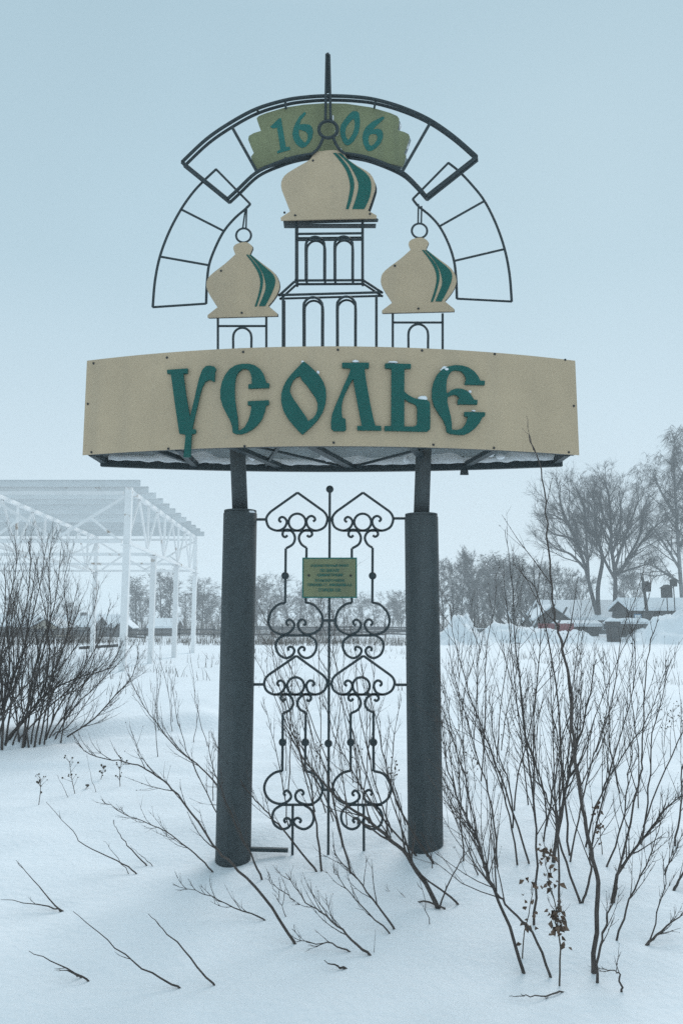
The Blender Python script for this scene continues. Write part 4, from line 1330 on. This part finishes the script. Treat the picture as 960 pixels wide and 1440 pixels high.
# ------------------------------------------------------------------ houses and yard things
def house(name, label, cat, X, Y, w_, d_, hw, hr, wall, z0, snow=0.22, windows=(), chimney=None, planks=0, ridge_x=True, over=0.35):
    t = thing(name, (X, Y, z0), label, cat)
    m_ = MB(); m_.box((X - w_ / 2, Y - d_ / 2, z0 - 0.3), (X + w_ / 2, Y + d_ / 2, z0 + hw))
    wl = m_.build('wall', M[wall], t)
    if planks:
        rng = random.Random(int(abs(X) * 10))
        for k in range(planks):
            xa = X - w_ / 2 + w_ * k / planks; xb = xa + w_ / planks * 0.9
            m_ = MB(); m_.box((xa, Y - d_ / 2 - 0.03 - rng.uniform(0, 0.03), z0 - 0.3), (xb, Y - d_ / 2 - 0.003, z0 + hw - rng.uniform(0.02, 0.12)))
            m_.build('plank', M['wood_dark'] if rng.random() < 0.6 else M['wood_grey'], wl)
    m_ = MB()
    o = over
    def roof(mb_, z1, th, ov):
        if ridge_x:
            prof = [(Y - d_ / 2 - ov, z1 - 0.12), (Y, z1 + hr), (Y + d_ / 2 + ov, z1 - 0.12), (Y + d_ / 2 + ov, z1 - 0.12 + th), (Y, z1 + hr + th), (Y - d_ / 2 - ov, z1 - 0.12 + th)]
            vs = [Vector((xx, p[0], p[1])) for xx in (X - w_ / 2 - ov, X + w_ / 2 + ov) for p in prof]
        else:
            prof = [(X - w_ / 2 - ov, z1 - 0.12), (X, z1 + hr), (X + w_ / 2 + ov, z1 - 0.12), (X + w_ / 2 + ov, z1 - 0.12 + th), (X, z1 + hr + th), (X - w_ / 2 - ov, z1 - 0.12 + th)]
            vs = [Vector((p[0], yy, p[1])) for yy in (Y + d_ / 2 + ov, Y - d_ / 2 - ov) for p in prof]
        b = len(mb_.v); mb_.v += vs
        for k in range(6):
            k2 = (k + 1) % 6
            mb_.f.append((b + k, b + k2, b + 6 + k2, b + 6 + k))
        for q in ((0, 1, 4, 5), (1, 2, 3, 4)):
            mb_.f.append(tuple(b + i for i in reversed(q))); mb_.f.append(tuple(b + 6 + i for i in q))
    roof(m_, z0 + hw + 0.004, 0.08, o)
    rf = m_.build('roof', M['wood_dark'], t)
    m_ = MB(); roof(m_, z0 + hw + 0.09, snow, o + 0.06)
    so = m_.build('snow_cover', M['snow'], rf)
    # gables
    for sg in (-1, 1):
        m_ = MB()
        if ridge_x:
            xx = X + sg * (w_ / 2 - 0.05)
            m_.v += [Vector((xx, Y - d_ / 2, z0 + hw)), Vector((xx, Y + d_ / 2, z0 + hw)), Vector((xx, Y, z0 + hw + hr))]
        else:
            yy = Y + sg * (d_ / 2 - 0.01)
            m_.v += [Vector((X - w_ / 2, yy, z0 + hw)), Vector((X + w_ / 2, yy, z0 + hw)), Vector((X, yy, z0 + hw + hr))]
        m_.f.append((0, 1, 2))
        m_.build('gable', M[wall], t)
    for (wx, wz, ww, wh) in windows:
        m_ = MB(); m_.box((X + wx - ww / 2, Y - d_ / 2 - 0.05, z0 + wz), (X + wx + ww / 2, Y - d_ / 2 - 0.004, z0 + wz + wh))
        wn = m_.build('window', M['white_sheet'], t)
        m_ = MB(); m_.box((X + wx - ww / 2 + 0.08, Y - d_ / 2 - 0.058, z0 + wz + 0.08), (X + wx + ww / 2 - 0.08, Y - d_ / 2 - 0.052, z0 + wz + wh - 0.08))
        m_.build('pane', M['glass'], wn)
    if chimney:
        m_ = MB(); cx_, ch = chimney; m_.box((X + cx_ - 0.3, Y - 0.3, z0 + hw + hr - 0.5), (X + cx_ + 0.3, Y + 0.3, z0 + hw + hr + ch))
        m_.build('chimney', M['wood_grey'], rf)
    return t
def px_x(px, Y): return (px - 480) / F * Y

# right side yard
house('plank_shed', 'dark plank shed with thick snow on its roof behind the leaning pole', 'shed', px_x(944, 66), 66, 9.2, 4.5, 2.4, 0.75, 'wood_dark', -0.75, 0.28, planks=30, over=0.3)
house('village_house', 'low house under a broad snowy roof behind the forked tree', 'house', px_x(815, 80), 80, 9.0, 6.5, 1.4, 1.7, 'wood_grey', -0.7, 0.3, windows=((-1.6, 0.4, 0.9, 0.9), (1.4, 0.4, 0.9, 0.9)), chimney=None)
house('lean_shed', 'low grey shed with flat snow slab before the snowy roof', 'shed', px_x(806, 71), 71, 3.4, 2.2, 0.95, 0.15, 'wood_grey', -0.75, 0.30, planks=12, over=0.2)
house('village_house', 'dark house gable half hidden by the far trees behind timber heap', 'house', px_x(765, 77), 77, 3.0, 4, 1.4, 1.3, 'wood_dark', -0.7, 0.2, ridge_x=False)
# heap of snowy timbers
hb = Vector((px_x(742, 70), 70, -0.7))
heap = thing('timber_heap', hb, 'tangled heap of dark timbers dusted with snow behind the banks', 'timber heap')
rh = random.Random(9)
for k in range(16):
    a = hb + Vector((rh.uniform(-1.9, 1.9), rh.uniform(-0.8, 0.8), rh.uniform(0.0, 0.4)))
    ang = rh.uniform(0.2, 1.3); L_ = rh.uniform(1.2, 2.9); sx = rh.choice((-1, 1, 1))
    c = a + Vector((math.cos(ang) * sx * L_, rh.uniform(-0.5, 0.5), math.sin(ang) * L_))
    m_ = MB(); m_.tube([a, c], [0.11, 0.09], 7); lg = m_.build('log', M['wood_dark'], heap)
    if k % 2 == 0:
        u = Vector((0, -0.03, 0.1)); m_ = MB(); m_.tube([a.lerp(c, 0.3) + u, a.lerp(c, 0.6) + u * 1.1, a.lerp(c, 0.95) + u], [0.05, 0.1, 0.05], 6); m_.build('snow_cover', M['snow'], lg)
# red barrier
for k, (xa, xb) in enumerate(((753, 776), (776.5, 783), (779, 803))):
    if k == 1: continue
    Yb = 63.0
    z = gz(px_x(xa, Yb), Yb)
    t = thing('red_barrier', (px_x(xa, Yb), Yb, z), ('longer red board panel half buried beside the timber heap', '', 'shorter red board panel half buried before the low grey shed')[k], 'barrier')
    n_ = 5
    for q in range(n_):
        x0_ = px_x(xa + (xb - xa) * q / n_, Yb); x1_ = px_x(xa + (xb - xa) * (q + 0.94) / n_, Yb)
        m_ = MB(); m_.box((x0_, Yb, z - 0.2), (x1_, Yb + 0.03, P(0, 876.5 + (q % 2) * 0.5, Yb).z)); m_.build('board', M['red'], t)
    m_ = MB(); m_.bar((px_x(xa, Yb), Yb + 0.06, z + 0.4), (px_x(xb, Yb), Yb + 0.06, z + 0.4), 0.05, 0.08); m_.build('rail', M['wood_dark'], t)

# tub and snow-laden bench
TY = 57.0
tb = P(862, 898, TY); tz = gz(tb.x, TY)
tub = thing('wooden_tub', (tb.x, TY, tz), 'dark tapering wooden tub standing in snow before the shed', 'tub')
Rt = 10.5 / F * TY; zt_ = P(862, 874, TY).z
NS = 14
for k in range(NS):
    a0, a1 = 2 * math.pi * k / NS, 2 * math.pi * (k + 0.93) / NS
    m_ = MB()
    for (z, R_) in ((tz - 0.2, Rt * 0.80), (zt_, Rt)):
        for (a, r_) in ((a0, R_), (a1, R_), (a1, R_ - 0.06), (a0, R_ - 0.06)):
            m_.v.append(Vector((tb.x + math.cos(a) * r_, TY + math.sin(a) * r_, z)))
    for q in ((3, 2, 1, 0), (4, 5, 6, 7), (0, 1, 5, 4), (1, 2, 6, 5), (2, 3, 7, 6), (3, 0, 4, 7)): m_.f.append(q)
    m_.build('stave', M['wood_dark'], tub)
for f_ in (0.25, 0.75):
    m_ = MB(); R_ = Rt * (0.8 + 0.2 * f_) + 0.012; z = tz + (zt_ - tz) * f_
    m_.tube([Vector((tb.x + math.cos(2 * math.pi * k / 20) * R_, TY + math.sin(2 * math.pi * k / 20) * R_, z)) for k in range(20)], 0.025, 5, closed=True)
    m_.build('hoop', M['iron'], tub)
bench = thing('plank_table', (px_x(880, 58.6), 58.6, tz), 'long plank table under a thick slab of snow behind the tub', 'table')
xa, xb = px_x(849, 58.6), px_x(905, 58.6)
zt2 = P(880, 877, 58.6).z
m_ = MB(); m_.box((xa, 58.0, zt2 - 0.1), (xb, 59.2, zt2)); m_.build('table_top', M['wood_grey'], bench)
for x_ in (xa + 0.15, xb - 0.15):
    for y_ in (58.1, 59.1):
        m_ = MB(); m_.bar((x_, y_, tz - 0.3), (x_, y_, zt2 - 0.1), 0.1, 0.1); m_.build('leg', M['wood_grey'], bench)
m_ = MB()
NN = 16
for j in range(7):
    for i in range(NN + 1):
        u, v = i / NN, j / 6
        ed = min(u, 1 - u) * NN; ev = min(v, 1 - v) * 6
        h = 0.42 * min(1, 0.25 + 0.5 * ed) * min(1, 0.3 + 0.6 * ev) * (1 + 0.25 * noise.noise(Vector((u * 5, v * 2, 0))))
        m_.v.append(Vector((xa - 0.12 + (xb - xa + 0.24) * u, 57.9 + 1.4 * v, zt2 + 0.004 + h)))
for j in range(6):
    for i in range(NN):
        a = j * (NN + 1) + i; m_.f.append((a, a + 1, a + NN + 2, a + NN + 1))
b_ = len(m_.v)
m_.box((xa - 0.1, 57.92, zt2 + 0.004), (xb + 0.1, 59.28, zt2 + 0.11))
m_.build('snow_cover', M['snow'], bench, smooth=False)

# leaning pole with nest box; blue sign; second nest box
PYY = 60.0
a, c = P(912.5, 887, PYY), P(902.5, 811, PYY)
pole = thing('leaning_pole', (a.x, a.y, gz(a.x, PYY)), 'leaning dark wooden pole with a nest box near its top', 'pole')
m_ = MB(); m_.tube([a - (c - a) * 0.12, c], [0.16, 0.11], 8); m_.build('shaft', M['wood_dark'], pole)
def nestbox(mb_, p, s):
    mb_.box((p.x - s, p.y - s, p.z - s * 1.3), (p.x + s, p.y + s, p.z + s))
    mb_.plate([[(-s * 1.35, s), (s * 1.35, s), (0, s * 1.9)]], lambda u, v: p + Vector((u, -s * 1.2, v)), lambda u, v: p + Vector((u, s * 1.2, v)))
m_ = MB(); nestbox(m_, P(908, 826, PYY - 0.3), 0.26); nb_ = m_.build('nest_box', M['wood_dark'], pole)
q_ = P(908, 826, PYY - 0.3)
m_ = MB(); m_.tube([q_ + Vector((0, -0.262, 0.08)), q_ + Vector((0, -0.27, 0.08))], 0.07, 8); m_.build('entrance_hole', M['rubber'], nb_)
for k, (px, py, s, lab) in enumerate(((936.5, 833, 0.34, 'wide dark nest box with pointed roof on a thin post by the shed'), (946, 820, 0.22, 'small dark nest box on a taller thin post by the shed'))):
    Yn = 62.5 + k * 0.4
    p = P(px, py, Yn); t = thing('nest_box', (p.x, Yn, gz(p.x, Yn)), lab, 'nest box')
    m_ = MB(); nestbox(m_, p, s); m_.build('box', M['wood_dark'], t)
    m_ = MB(); m_.tube([Vector((p.x, Yn, gz(p.x, Yn) - 0.3)), p - Vector((0, 0, s))], 0.045, 6); m_.build('post', M['wood_dark'], t)
SY = 59.0
p = P(896.5, 869, SY)
t = thing('blue_sign', (p.x, SY, gz(p.x, SY)), 'small blue and white sign on a post beside the leaning pole', 'sign')
m_ = MB(); m_.tube([Vector((p.x, SY + 0.06, gz(p.x, SY) - 0.3)), p + Vector((0, 0.06, 0.3))], 0.04, 6); m_.build('post', M['wood_grey'], t)
m_ = MB(); m_.box((p.x - 0.28, SY, p.z - 0.30), (p.x + 0.28, SY + 0.03, p.z + 0.30)); pn = m_.build('panel', M['blue'], t)
m_ = MB(); m_.box((p.x - 0.24, SY - 0.006, p.z + 0.02), (p.x + 0.24, SY - 0.002, p.z + 0.24)); m_.build('white_field', M['white_sheet'], pn)

# parked car in the dip
CY_ = 67.0; cx_ = px_x(681, CY_); cz = gz(cx_, CY_)
car = thing('parked_car', (cx_, CY_, cz), 'dark car parked behind the ploughed snow banks', 'car')
def car_prof(yy_list, half):
    m_ = MB()
    for s in (-1, 1):
        for (y, z) in yy_list: m_.v.append(Vector((cx_ + s * half, CY_ + y, cz + z)))
    n_ = len(yy_list)
    for k in range(n_):
        k2 = (k + 1) % n_; m_.f.append((k, k2, n_ + k2, n_ + k))
    m_.f.append(tuple(reversed(range(n_)))); m_.f.append(tuple(n_ + k for k in range(n_)))
    return m_
car_prof([(-2.0, 0.3), (2.0, 0.3), (2.05, 0.75), (1.8, 0.92), (-0.9, 0.92), (-1.9, 0.78), (-2.05, 0.6)], 0.82).build('body', M['car'], car)
cab = car_prof([(-0.95, 0.921), (1.5, 0.921), (1.1, 1.40), (-0.35, 1.42)], 0.68).build('cabin', M['car'], car)
m_ = MB(); m_.v += [Vector((cx_ + s_ * 0.60, CY_ + y - 0.012, cz + z)) for y, z in ((-0.91, 0.97), (-0.41, 1.36)) for s_ in (-1, 1)]; m_.f.append((0, 1, 3, 2)); m_.build('windscreen', M['glass'], cab)
m_ = MB(); m_.box((cx_ - 0.66, CY_ - 0.3, cz + 1.425), (cx_ + 0.66, CY_ + 1.0, cz + 1.50)); m_.build('snow_cover', M['snow'], car)
for s in (-1, 1):
    m_ = MB(); m_.ball((cx_ + s * 0.6, CY_ - 2.0, cz + 0.65), 0.11, 8, 6); m_.build('headlight', M['lamp_glass'], car)
    for y in (-1.25, 1.25):
        m_ = MB(); m_.tube([(cx_ + s * 0.66, CY_ + y, cz + 0.3), (cx_ + s * 0.84, CY_ + y, cz + 0.3)], 0.3, 14); m_.build('wheel', M['rubber'], car)

# left background village
ZL = -1.55
house('village_house', 'cream walled cottage with snowy roof beyond the bare bush', 'house', px_x(78, 84), 84, 2.9, 4, 1.35, 0.85, 'wood_tan', ZL, 0.16, windows=((-0.6, 0.5, 0.6, 0.7), (0.6, 0.5, 0.6, 0.7)), ridge_x=False, over=0.2)
house('village_house', 'long grey house with snowy roof and chimney beyond the bush', 'house', px_x(112, 92), 92, 5.4, 5, 1.3, 1.1, 'wood_grey', ZL, 0.25, windows=((-1.6, 0.4, 0.7, 0.7), (0.2, 0.4, 0.7, 0.7), (1.6, 0.4, 0.7, 0.7)), chimney=(0.8, 0.6))
house('village_house', 'long low snow roofed house seen between white columns', 'house', px_x(150, 97), 97, 4.6, 5, 1.2, 1.2, 'wood_grey', ZL, 0.25)
house('village_house', 'small dark gabled hut beside the near white column', 'house', px_x(181, 88), 88, 1.9, 2.5, 1.2, 0.8, 'wood_dark', ZL, 0.1, ridge_x=False, over=0.15)
house('village_house', 'low snow covered house at the end of the fence', 'house', px_x(22, 92), 92, 6.0, 5, 1.3, 1.1, 'wood_grey', ZL, 0.25)
house('village_house', 'pale roofed house showing between the farthest white columns', 'house', px_x(236, 100), 100, 3.0, 4, 1.0, 0.9, 'wood_grey', ZL, 0.25)

# ------------------------------------------------------------------ trees
def far_tree_mesh(seed, H, spread, kind):
    """returns (trunk mesh, crown mesh) with the base at the origin"""
    rng = random.Random(seed)
    mt, mc = MB(), MB()
    lead = [Vector((0, 0, -0.4))]
    d = Vector((rng.gauss(0, .03), rng.gauss(0, .03), 1))
    n = 9
    for k in range(n):
        d = (d + Vector((rng.gauss(0, .05), rng.gauss(0, .05), .1))).normalized()
        lead.append(lead[-1] + d * (H + 0.4) / n)
    r0 = H * 0.0155
    lr = [r0 * (1 - 0.88 * i / n) for i in range(n + 1)]
    mt.tube(lead, lr, 6)
    nb = 44 if kind != 'sparse' else 24
    for k in range(nb):
        t = 0.16 + 0.8 * (k + rng.random()) / nb
        p, dd, r = sample(lead, lr, t)
        s = perp(dd, rng); s.z = 0; s.normalize()
        env = math.sin(math.pi * min(1, max(0.03, (1.02 - t) * 1.08)) ** 0.75)
        L = spread * (0.35 + 0.75 * env) * rng.uniform(0.7, 1.15)
        rise = {'round': 0.75, 'birch': 0.9, 'sparse': 0.7, 'poplar': 1.9}[kind]
        bp, br = shoot(mt, p, s + Vector((0, 0, rise)), L, max(0.015, r * 0.45), rng, up=0.10, n=5, wob=0.12, sides=4)
        for j in range(9 if kind != 'sparse' else 7):
            t2 = rng.uniform(0.2, 1.0)
            p2, d2, r2 = sample(bp, br, t2)
            s2 = perp(d2, rng)
            up = -0.12 if kind == 'birch' else 0.08
            cp, cr_ = shoot(mc, p2, d2 + s2 * 0.9, L * rng.uniform(0.2, 0.45), max(0.011, r2 * 0.5), rng, up=up, n=3, wob=0.12, sides=3)
            for q in range(6 if kind != 'sparse' else 5):
                t3 = rng.uniform(0.15, 1.0)
                p3, d3, r3 = sample(cp, cr_, t3)
                s3 = perp(d3, rng)
                e3 = (d3 + s3 * 0.8 + Vector((0, 0, -0.7 if kind == 'birch' else 0.25))).normalized() * L * rng.uniform(0.10, 0.28)
                mc.spike(p3, p3 + e3, 0.021, p3 + e3 * 0.5 + s3 * 0.03)
    return mt.mesh('trunk', M['bark_far'], True), mc.mesh('crown', M['twig_far'])
PROTO = {}
for key, sd0, spread, kind in (('round1', 1, 2.8, 'round'), ('round2', 2, 3.2, 'round'), ('birch1', 3, 2.4, 'birch'), ('birch2', 4, 3.0, 'birch'), ('sparse', 5, 3.0, 'sparse'), ('poplar', 6, 2.2, 'poplar')):
    PROTO[key] = far_tree_mesh(sd0, 10.0, spread, kind)
LABT = {'round': 'hazy bare round crowned tree far off', 'birch': 'hazy bare birch with drooping twigs far off', 'sparse': 'thin open crowned bare tree far off', 'poplar': 'slim bare tree with steep branches far off'}
def far_tree(px, py_top, Y, key, rot, fat=1.0):
    top = P(px, py_top, Y); z0 = gz(top.x, Y)
    s = (top.z - z0) / 10.0
    kk = key.rstrip('12')
    where = 'beyond the white steel frame' if px < 330 else ('seen through the iron grille' if px < 600 else 'beyond the ploughed snow banks')
    t = thing('bare_tree', (top.x, Y, z0), LABT[kk] + ' ' + where, 'tree', 'far bare ' + kk + ' trees ' + where)
    t.scale = (s * fat, s * fat, s); t.rotation_euler = (0, 0, rot)
    for nm, me in zip(('trunk', 'crown'), PROTO[key]):
        o = bpy.data.objects.new(nm, me); COL.objects.link(o); o.parent = t
rt_ = random.Random(77)
spec = [
 (194, 816, 118, 'birch1', .9), (228, 812, 116, 'birch2', .9), (240, 818, 121, 'round1', .8), (284, 819, 114, 'birch2', 1.0), (264, 832, 125, 'round1', .9), (300, 835, 120, 'sparse', .9),
 (365, 815, 118, 'birch1', 1.0), (384, 838, 128, 'round1', .9), (349, 835, 125, 'round2', .8), (412, 812, 116, 'sparse', 1.1), (432, 838, 128, 'round2', 1.0), (452, 834, 126, 'birch2', .9), (472, 842, 130, 'round1', .9), (497, 835, 122, 'sparse', .9), (512, 842, 130, 'round2', 1.0),
 (541, 830, 120, 'sparse', 1.0), (200, 828, 124, 'round2', .9), (212, 838, 128, 'round1', .8), (292, 834, 122, 'round2', .9), (276, 838, 126, 'birch1', .9), (308, 843, 128, 'round1', 1.0), (372, 830, 124, 'round2', .9), (356, 828, 120, 'birch2', .8), (404, 838, 126, 'round1', .9), (422, 826, 122, 'birch1', .8), (440, 846, 132, 'round1', .9), (484, 846, 134, 'birch2', .9), (550, 842, 126, 'birch2', .9), (566, 838, 124, 'round1', .9), (528, 845, 132, 'birch1', 1.0), (558, 850, 130, 'round1', 1.0), (10, 845, 120, 'round2', .8), (42, 848, 122, 'round1', .8), (100, 852, 125, 'round2', .9), (-30, 835, 118, 'round1', 1.0),
 (622, 786, 104, 'poplar', 1.1), (634, 798, 108, 'poplar', 1.0), (648, 790, 106, 'poplar', 1.0), (662, 784, 104, 'poplar', 1.0), (676, 800, 108, 'round2', 1.0), (690, 782, 102, 'birch1', 1.1), (698, 792, 108, 'birch2', 1.0), (712, 790, 104, 'round1', 1.1), (724, 788, 102, 'birch2', 1.1), (738, 796, 106, 'round2', 1.0), (752, 800, 104, 'round1', 1.0), (766, 802, 108, 'birch1', 1.0), (782, 800, 106, 'round2', 1.0), (800, 808, 108, 'round1', 1.0), (818, 812, 110, 'round2', 1.0), (876, 800, 106, 'round1', 1.0), (893, 812, 110, 'round2', 1.0),
 (668, 810, 98, 'round1', .8), (704, 812, 97, 'round2', .9), (730, 815, 96, 'birch2', .9), (685, 818, 96, 'round2', .9), (748, 822, 96, 'round1', .9), (640, 825, 100, 'round2', .8),
 (985, 690, 96, 'poplar', 1.0), (-60, 800, 116, 'birch2', 1.0), (1010, 780, 104, 'round1', 1.0), (1040, 770, 104, 'birch1', 1.0),
]
for i, (px, pt, Y, key, fat) in enumerate(spec):
    far_tree(px + rt_.uniform(-3, 3), pt + rt_.uniform(-4, 5), Y, key, rt_.uniform(0, 6.28), fat * (1.45 if px < 600 else 1.0))

def near_tree(name, label, guides, Y, r0, seed, drop=False, dens=1.0, bark='bark_far', sizes=(0.26, 0.36)):
    rng = random.Random(seed)
    b = P(*guides[0][0], Y)
    z0 = gz(b.x, Y)
    t = thing(name, (b.x, Y, z0), label, 'tree')
    mt, mc = MB(), MB()
    H = (P(0, min(p[1] for g in guides for p in g), Y).z - z0)
    for gi, g in enumerate(guides):
        sgn = rng.choice((-1, 1))
        pts = []
        for i, (px, py) in enumerate(g):
            yo = 0 if (gi == 0 or i == 0) else sgn * rng.uniform(0.3, 0.7) * i
            pts.append(P(px, py, Y + yo))
        if gi == 0 or g[0][1] > 870:
            pts = [Vector((pts[0].x, Y, z0 - 0.4))] + pts
        pts = catmull(pts, 4)
        n = len(pts)
        ra = r0 if g[0][1] > 855 else r0 * 0.55
        rr = [ra * (1 - 0.85 * i / (n - 1)) + 0.015 for i in range(n)]
        mt.tube(pts, rr, 8)
        L = sum((pts[i + 1] - pts[i]).length for i in range(n - 1))
        nb = int(L * 2.1 * dens)
        ts = 0.42 if ra == r0 else 0.12
        for k in range(nb):
            tt = ts + (1.0 - ts) * (k + rng.random()) / nb
            p, d, r = sample(pts, rr, min(tt, 0.999))
            s = perp(d, rng)
            L2 = H * rng.uniform(*sizes) * (1.15 - 0.75 * tt)
            bp, br = shoot(mt, p, d + s * rng.uniform(0.5, 1.0), L2, max(0.015, r * 0.42), rng, up=0.02 if drop else 0.07, n=6, wob=0.11, sides=4)
            for j in range(int(L2 * 4.2 * dens) + 2):
                t2 = rng.uniform(0.15, 1)
                p2, d2, r2 = sample(bp, br, t2)
                L3 = L2 * rng.uniform(0.16, 0.42)
                cp, cr_ = shoot(mc, p2, d2 + perp(d2, rng) * 0.85, L3, max(0.012, r2 * 0.5), rng, up=-0.22 if drop else 0.06, n=4, wob=0.12, sides=3)
                for q in range(7):
                    t3 = rng.uniform(0.1, 1)
                    p3, d3, r3 = sample(cp, cr_, t3)
                    s3 = perp(d3, rng)
                    e3 = (d3 + s3 * 0.7 + Vector((0, 0, -1.3 if drop else 0.15))).normalized() * (rng.uniform(0.35, 1.1) if drop else rng.uniform(0.25, 0.7))
                    mc.spike(p3, p3 + e3, 0.0085, p3 + e3 * 0.5 + s3 * 0.04)
    mt.build('trunk', M[bark], t, smooth=True)
    mc.build('crown', M['twig_far'], t)
    return t
def t3(l): return [(600 + x * 0.375, 600 + y * 0.375) for x, y in l]
near_tree('bare_tree', 'large bare tree with two leaning trunks beside the snowy roof', [
    t3([(645,735),(620,640),(590,520),(560,430),(520,360),(470,330)]),
    t3([(645,735),(640,610),(657,500),(640,430),(600,370),(585,290),(560,230)]),
    t3([(605,580),(600,470),(590,360),(560,280)]), t3([(575,470),(540,420),(470,400),(420,350)]),
    t3([(540,390),(500,290),(500,220)]), t3([(640,430),(660,340),(640,260)]), t3([(598,540),(540,480),(490,460),(440,420)])], 77, 0.27, 21, dens=0.9)
near_tree('bare_tree', 'large bare tree with one trunk fanning into a broad crown', [
    t3([(702,720),(705,570),(690,450),(690,380),(680,260),(665,205)]),
    t3([(703,570),(665,500),(640,420),(630,330),(620,240)]), t3([(706,560),(770,480),(830,400),(885,350)]),
    t3([(702,540),(735,430),(780,310),(795,255)]), t3([(706,555),(760,535),(825,515)]), t3([(695,470),(725,370),(720,240)]),
    t3([(745,505),(800,400),(810,300)]), t3([(690,400),(650,300),(655,230)])], 76.3, 0.27, 22, dens=0.9)
near_tree('birch_tree', 'tall birch with hanging twigs towering over the shed', [
    [(962, 890), (955, 800), (950, 720), (947, 660), (947, 614)],
    [(955, 800), (930, 760), (912, 735)], [(954, 770), (980, 730), (1000, 690)], [(951, 730), (928, 690), (918, 665)], [(949, 690), (968, 650), (975, 630)],
    [(956, 820), (925, 800), (905, 790)], [(957, 830), (990, 800), (1010, 770)]], 74, 0.26, 23, drop=True, dens=1.15, bark='birch', sizes=(0.13, 0.24))

PIT = {}
for b in BASES:
    ix, iy = int(b[0] * 4 + 100), int(b[1] * 4)
    for i in (-1, 0, 1):
        for j in (-1, 0, 1):
            PIT.setdefault((ix + i, iy + j), []).append(b)
ground()

# ------------------------------------------------------------------ winter haze
m = bpy.data.materials.new('haze')
m.use_nodes = True
n = m.node_tree
n.nodes.clear()
o_ = n.nodes.new('ShaderNodeOutputMaterial')
pv = n.nodes.new('ShaderNodeVolumePrincipled')
pv.inputs['Color'].default_value = (0.94, 0.975, 0.99, 1)
pv.inputs['Density'].default_value = 0.0024
pv.inputs['Anisotropy'].default_value = 0.0
n.links.new(pv.outputs[0], o_.inputs['Volume'])
mb = MB()
mb.box((-620, -110, -3.0), (620, 900, 24.0))
hz = mb.build('haze', m)
tag(hz, 'pale winter haze filling the air over the field', 'haze', kind='stuff')
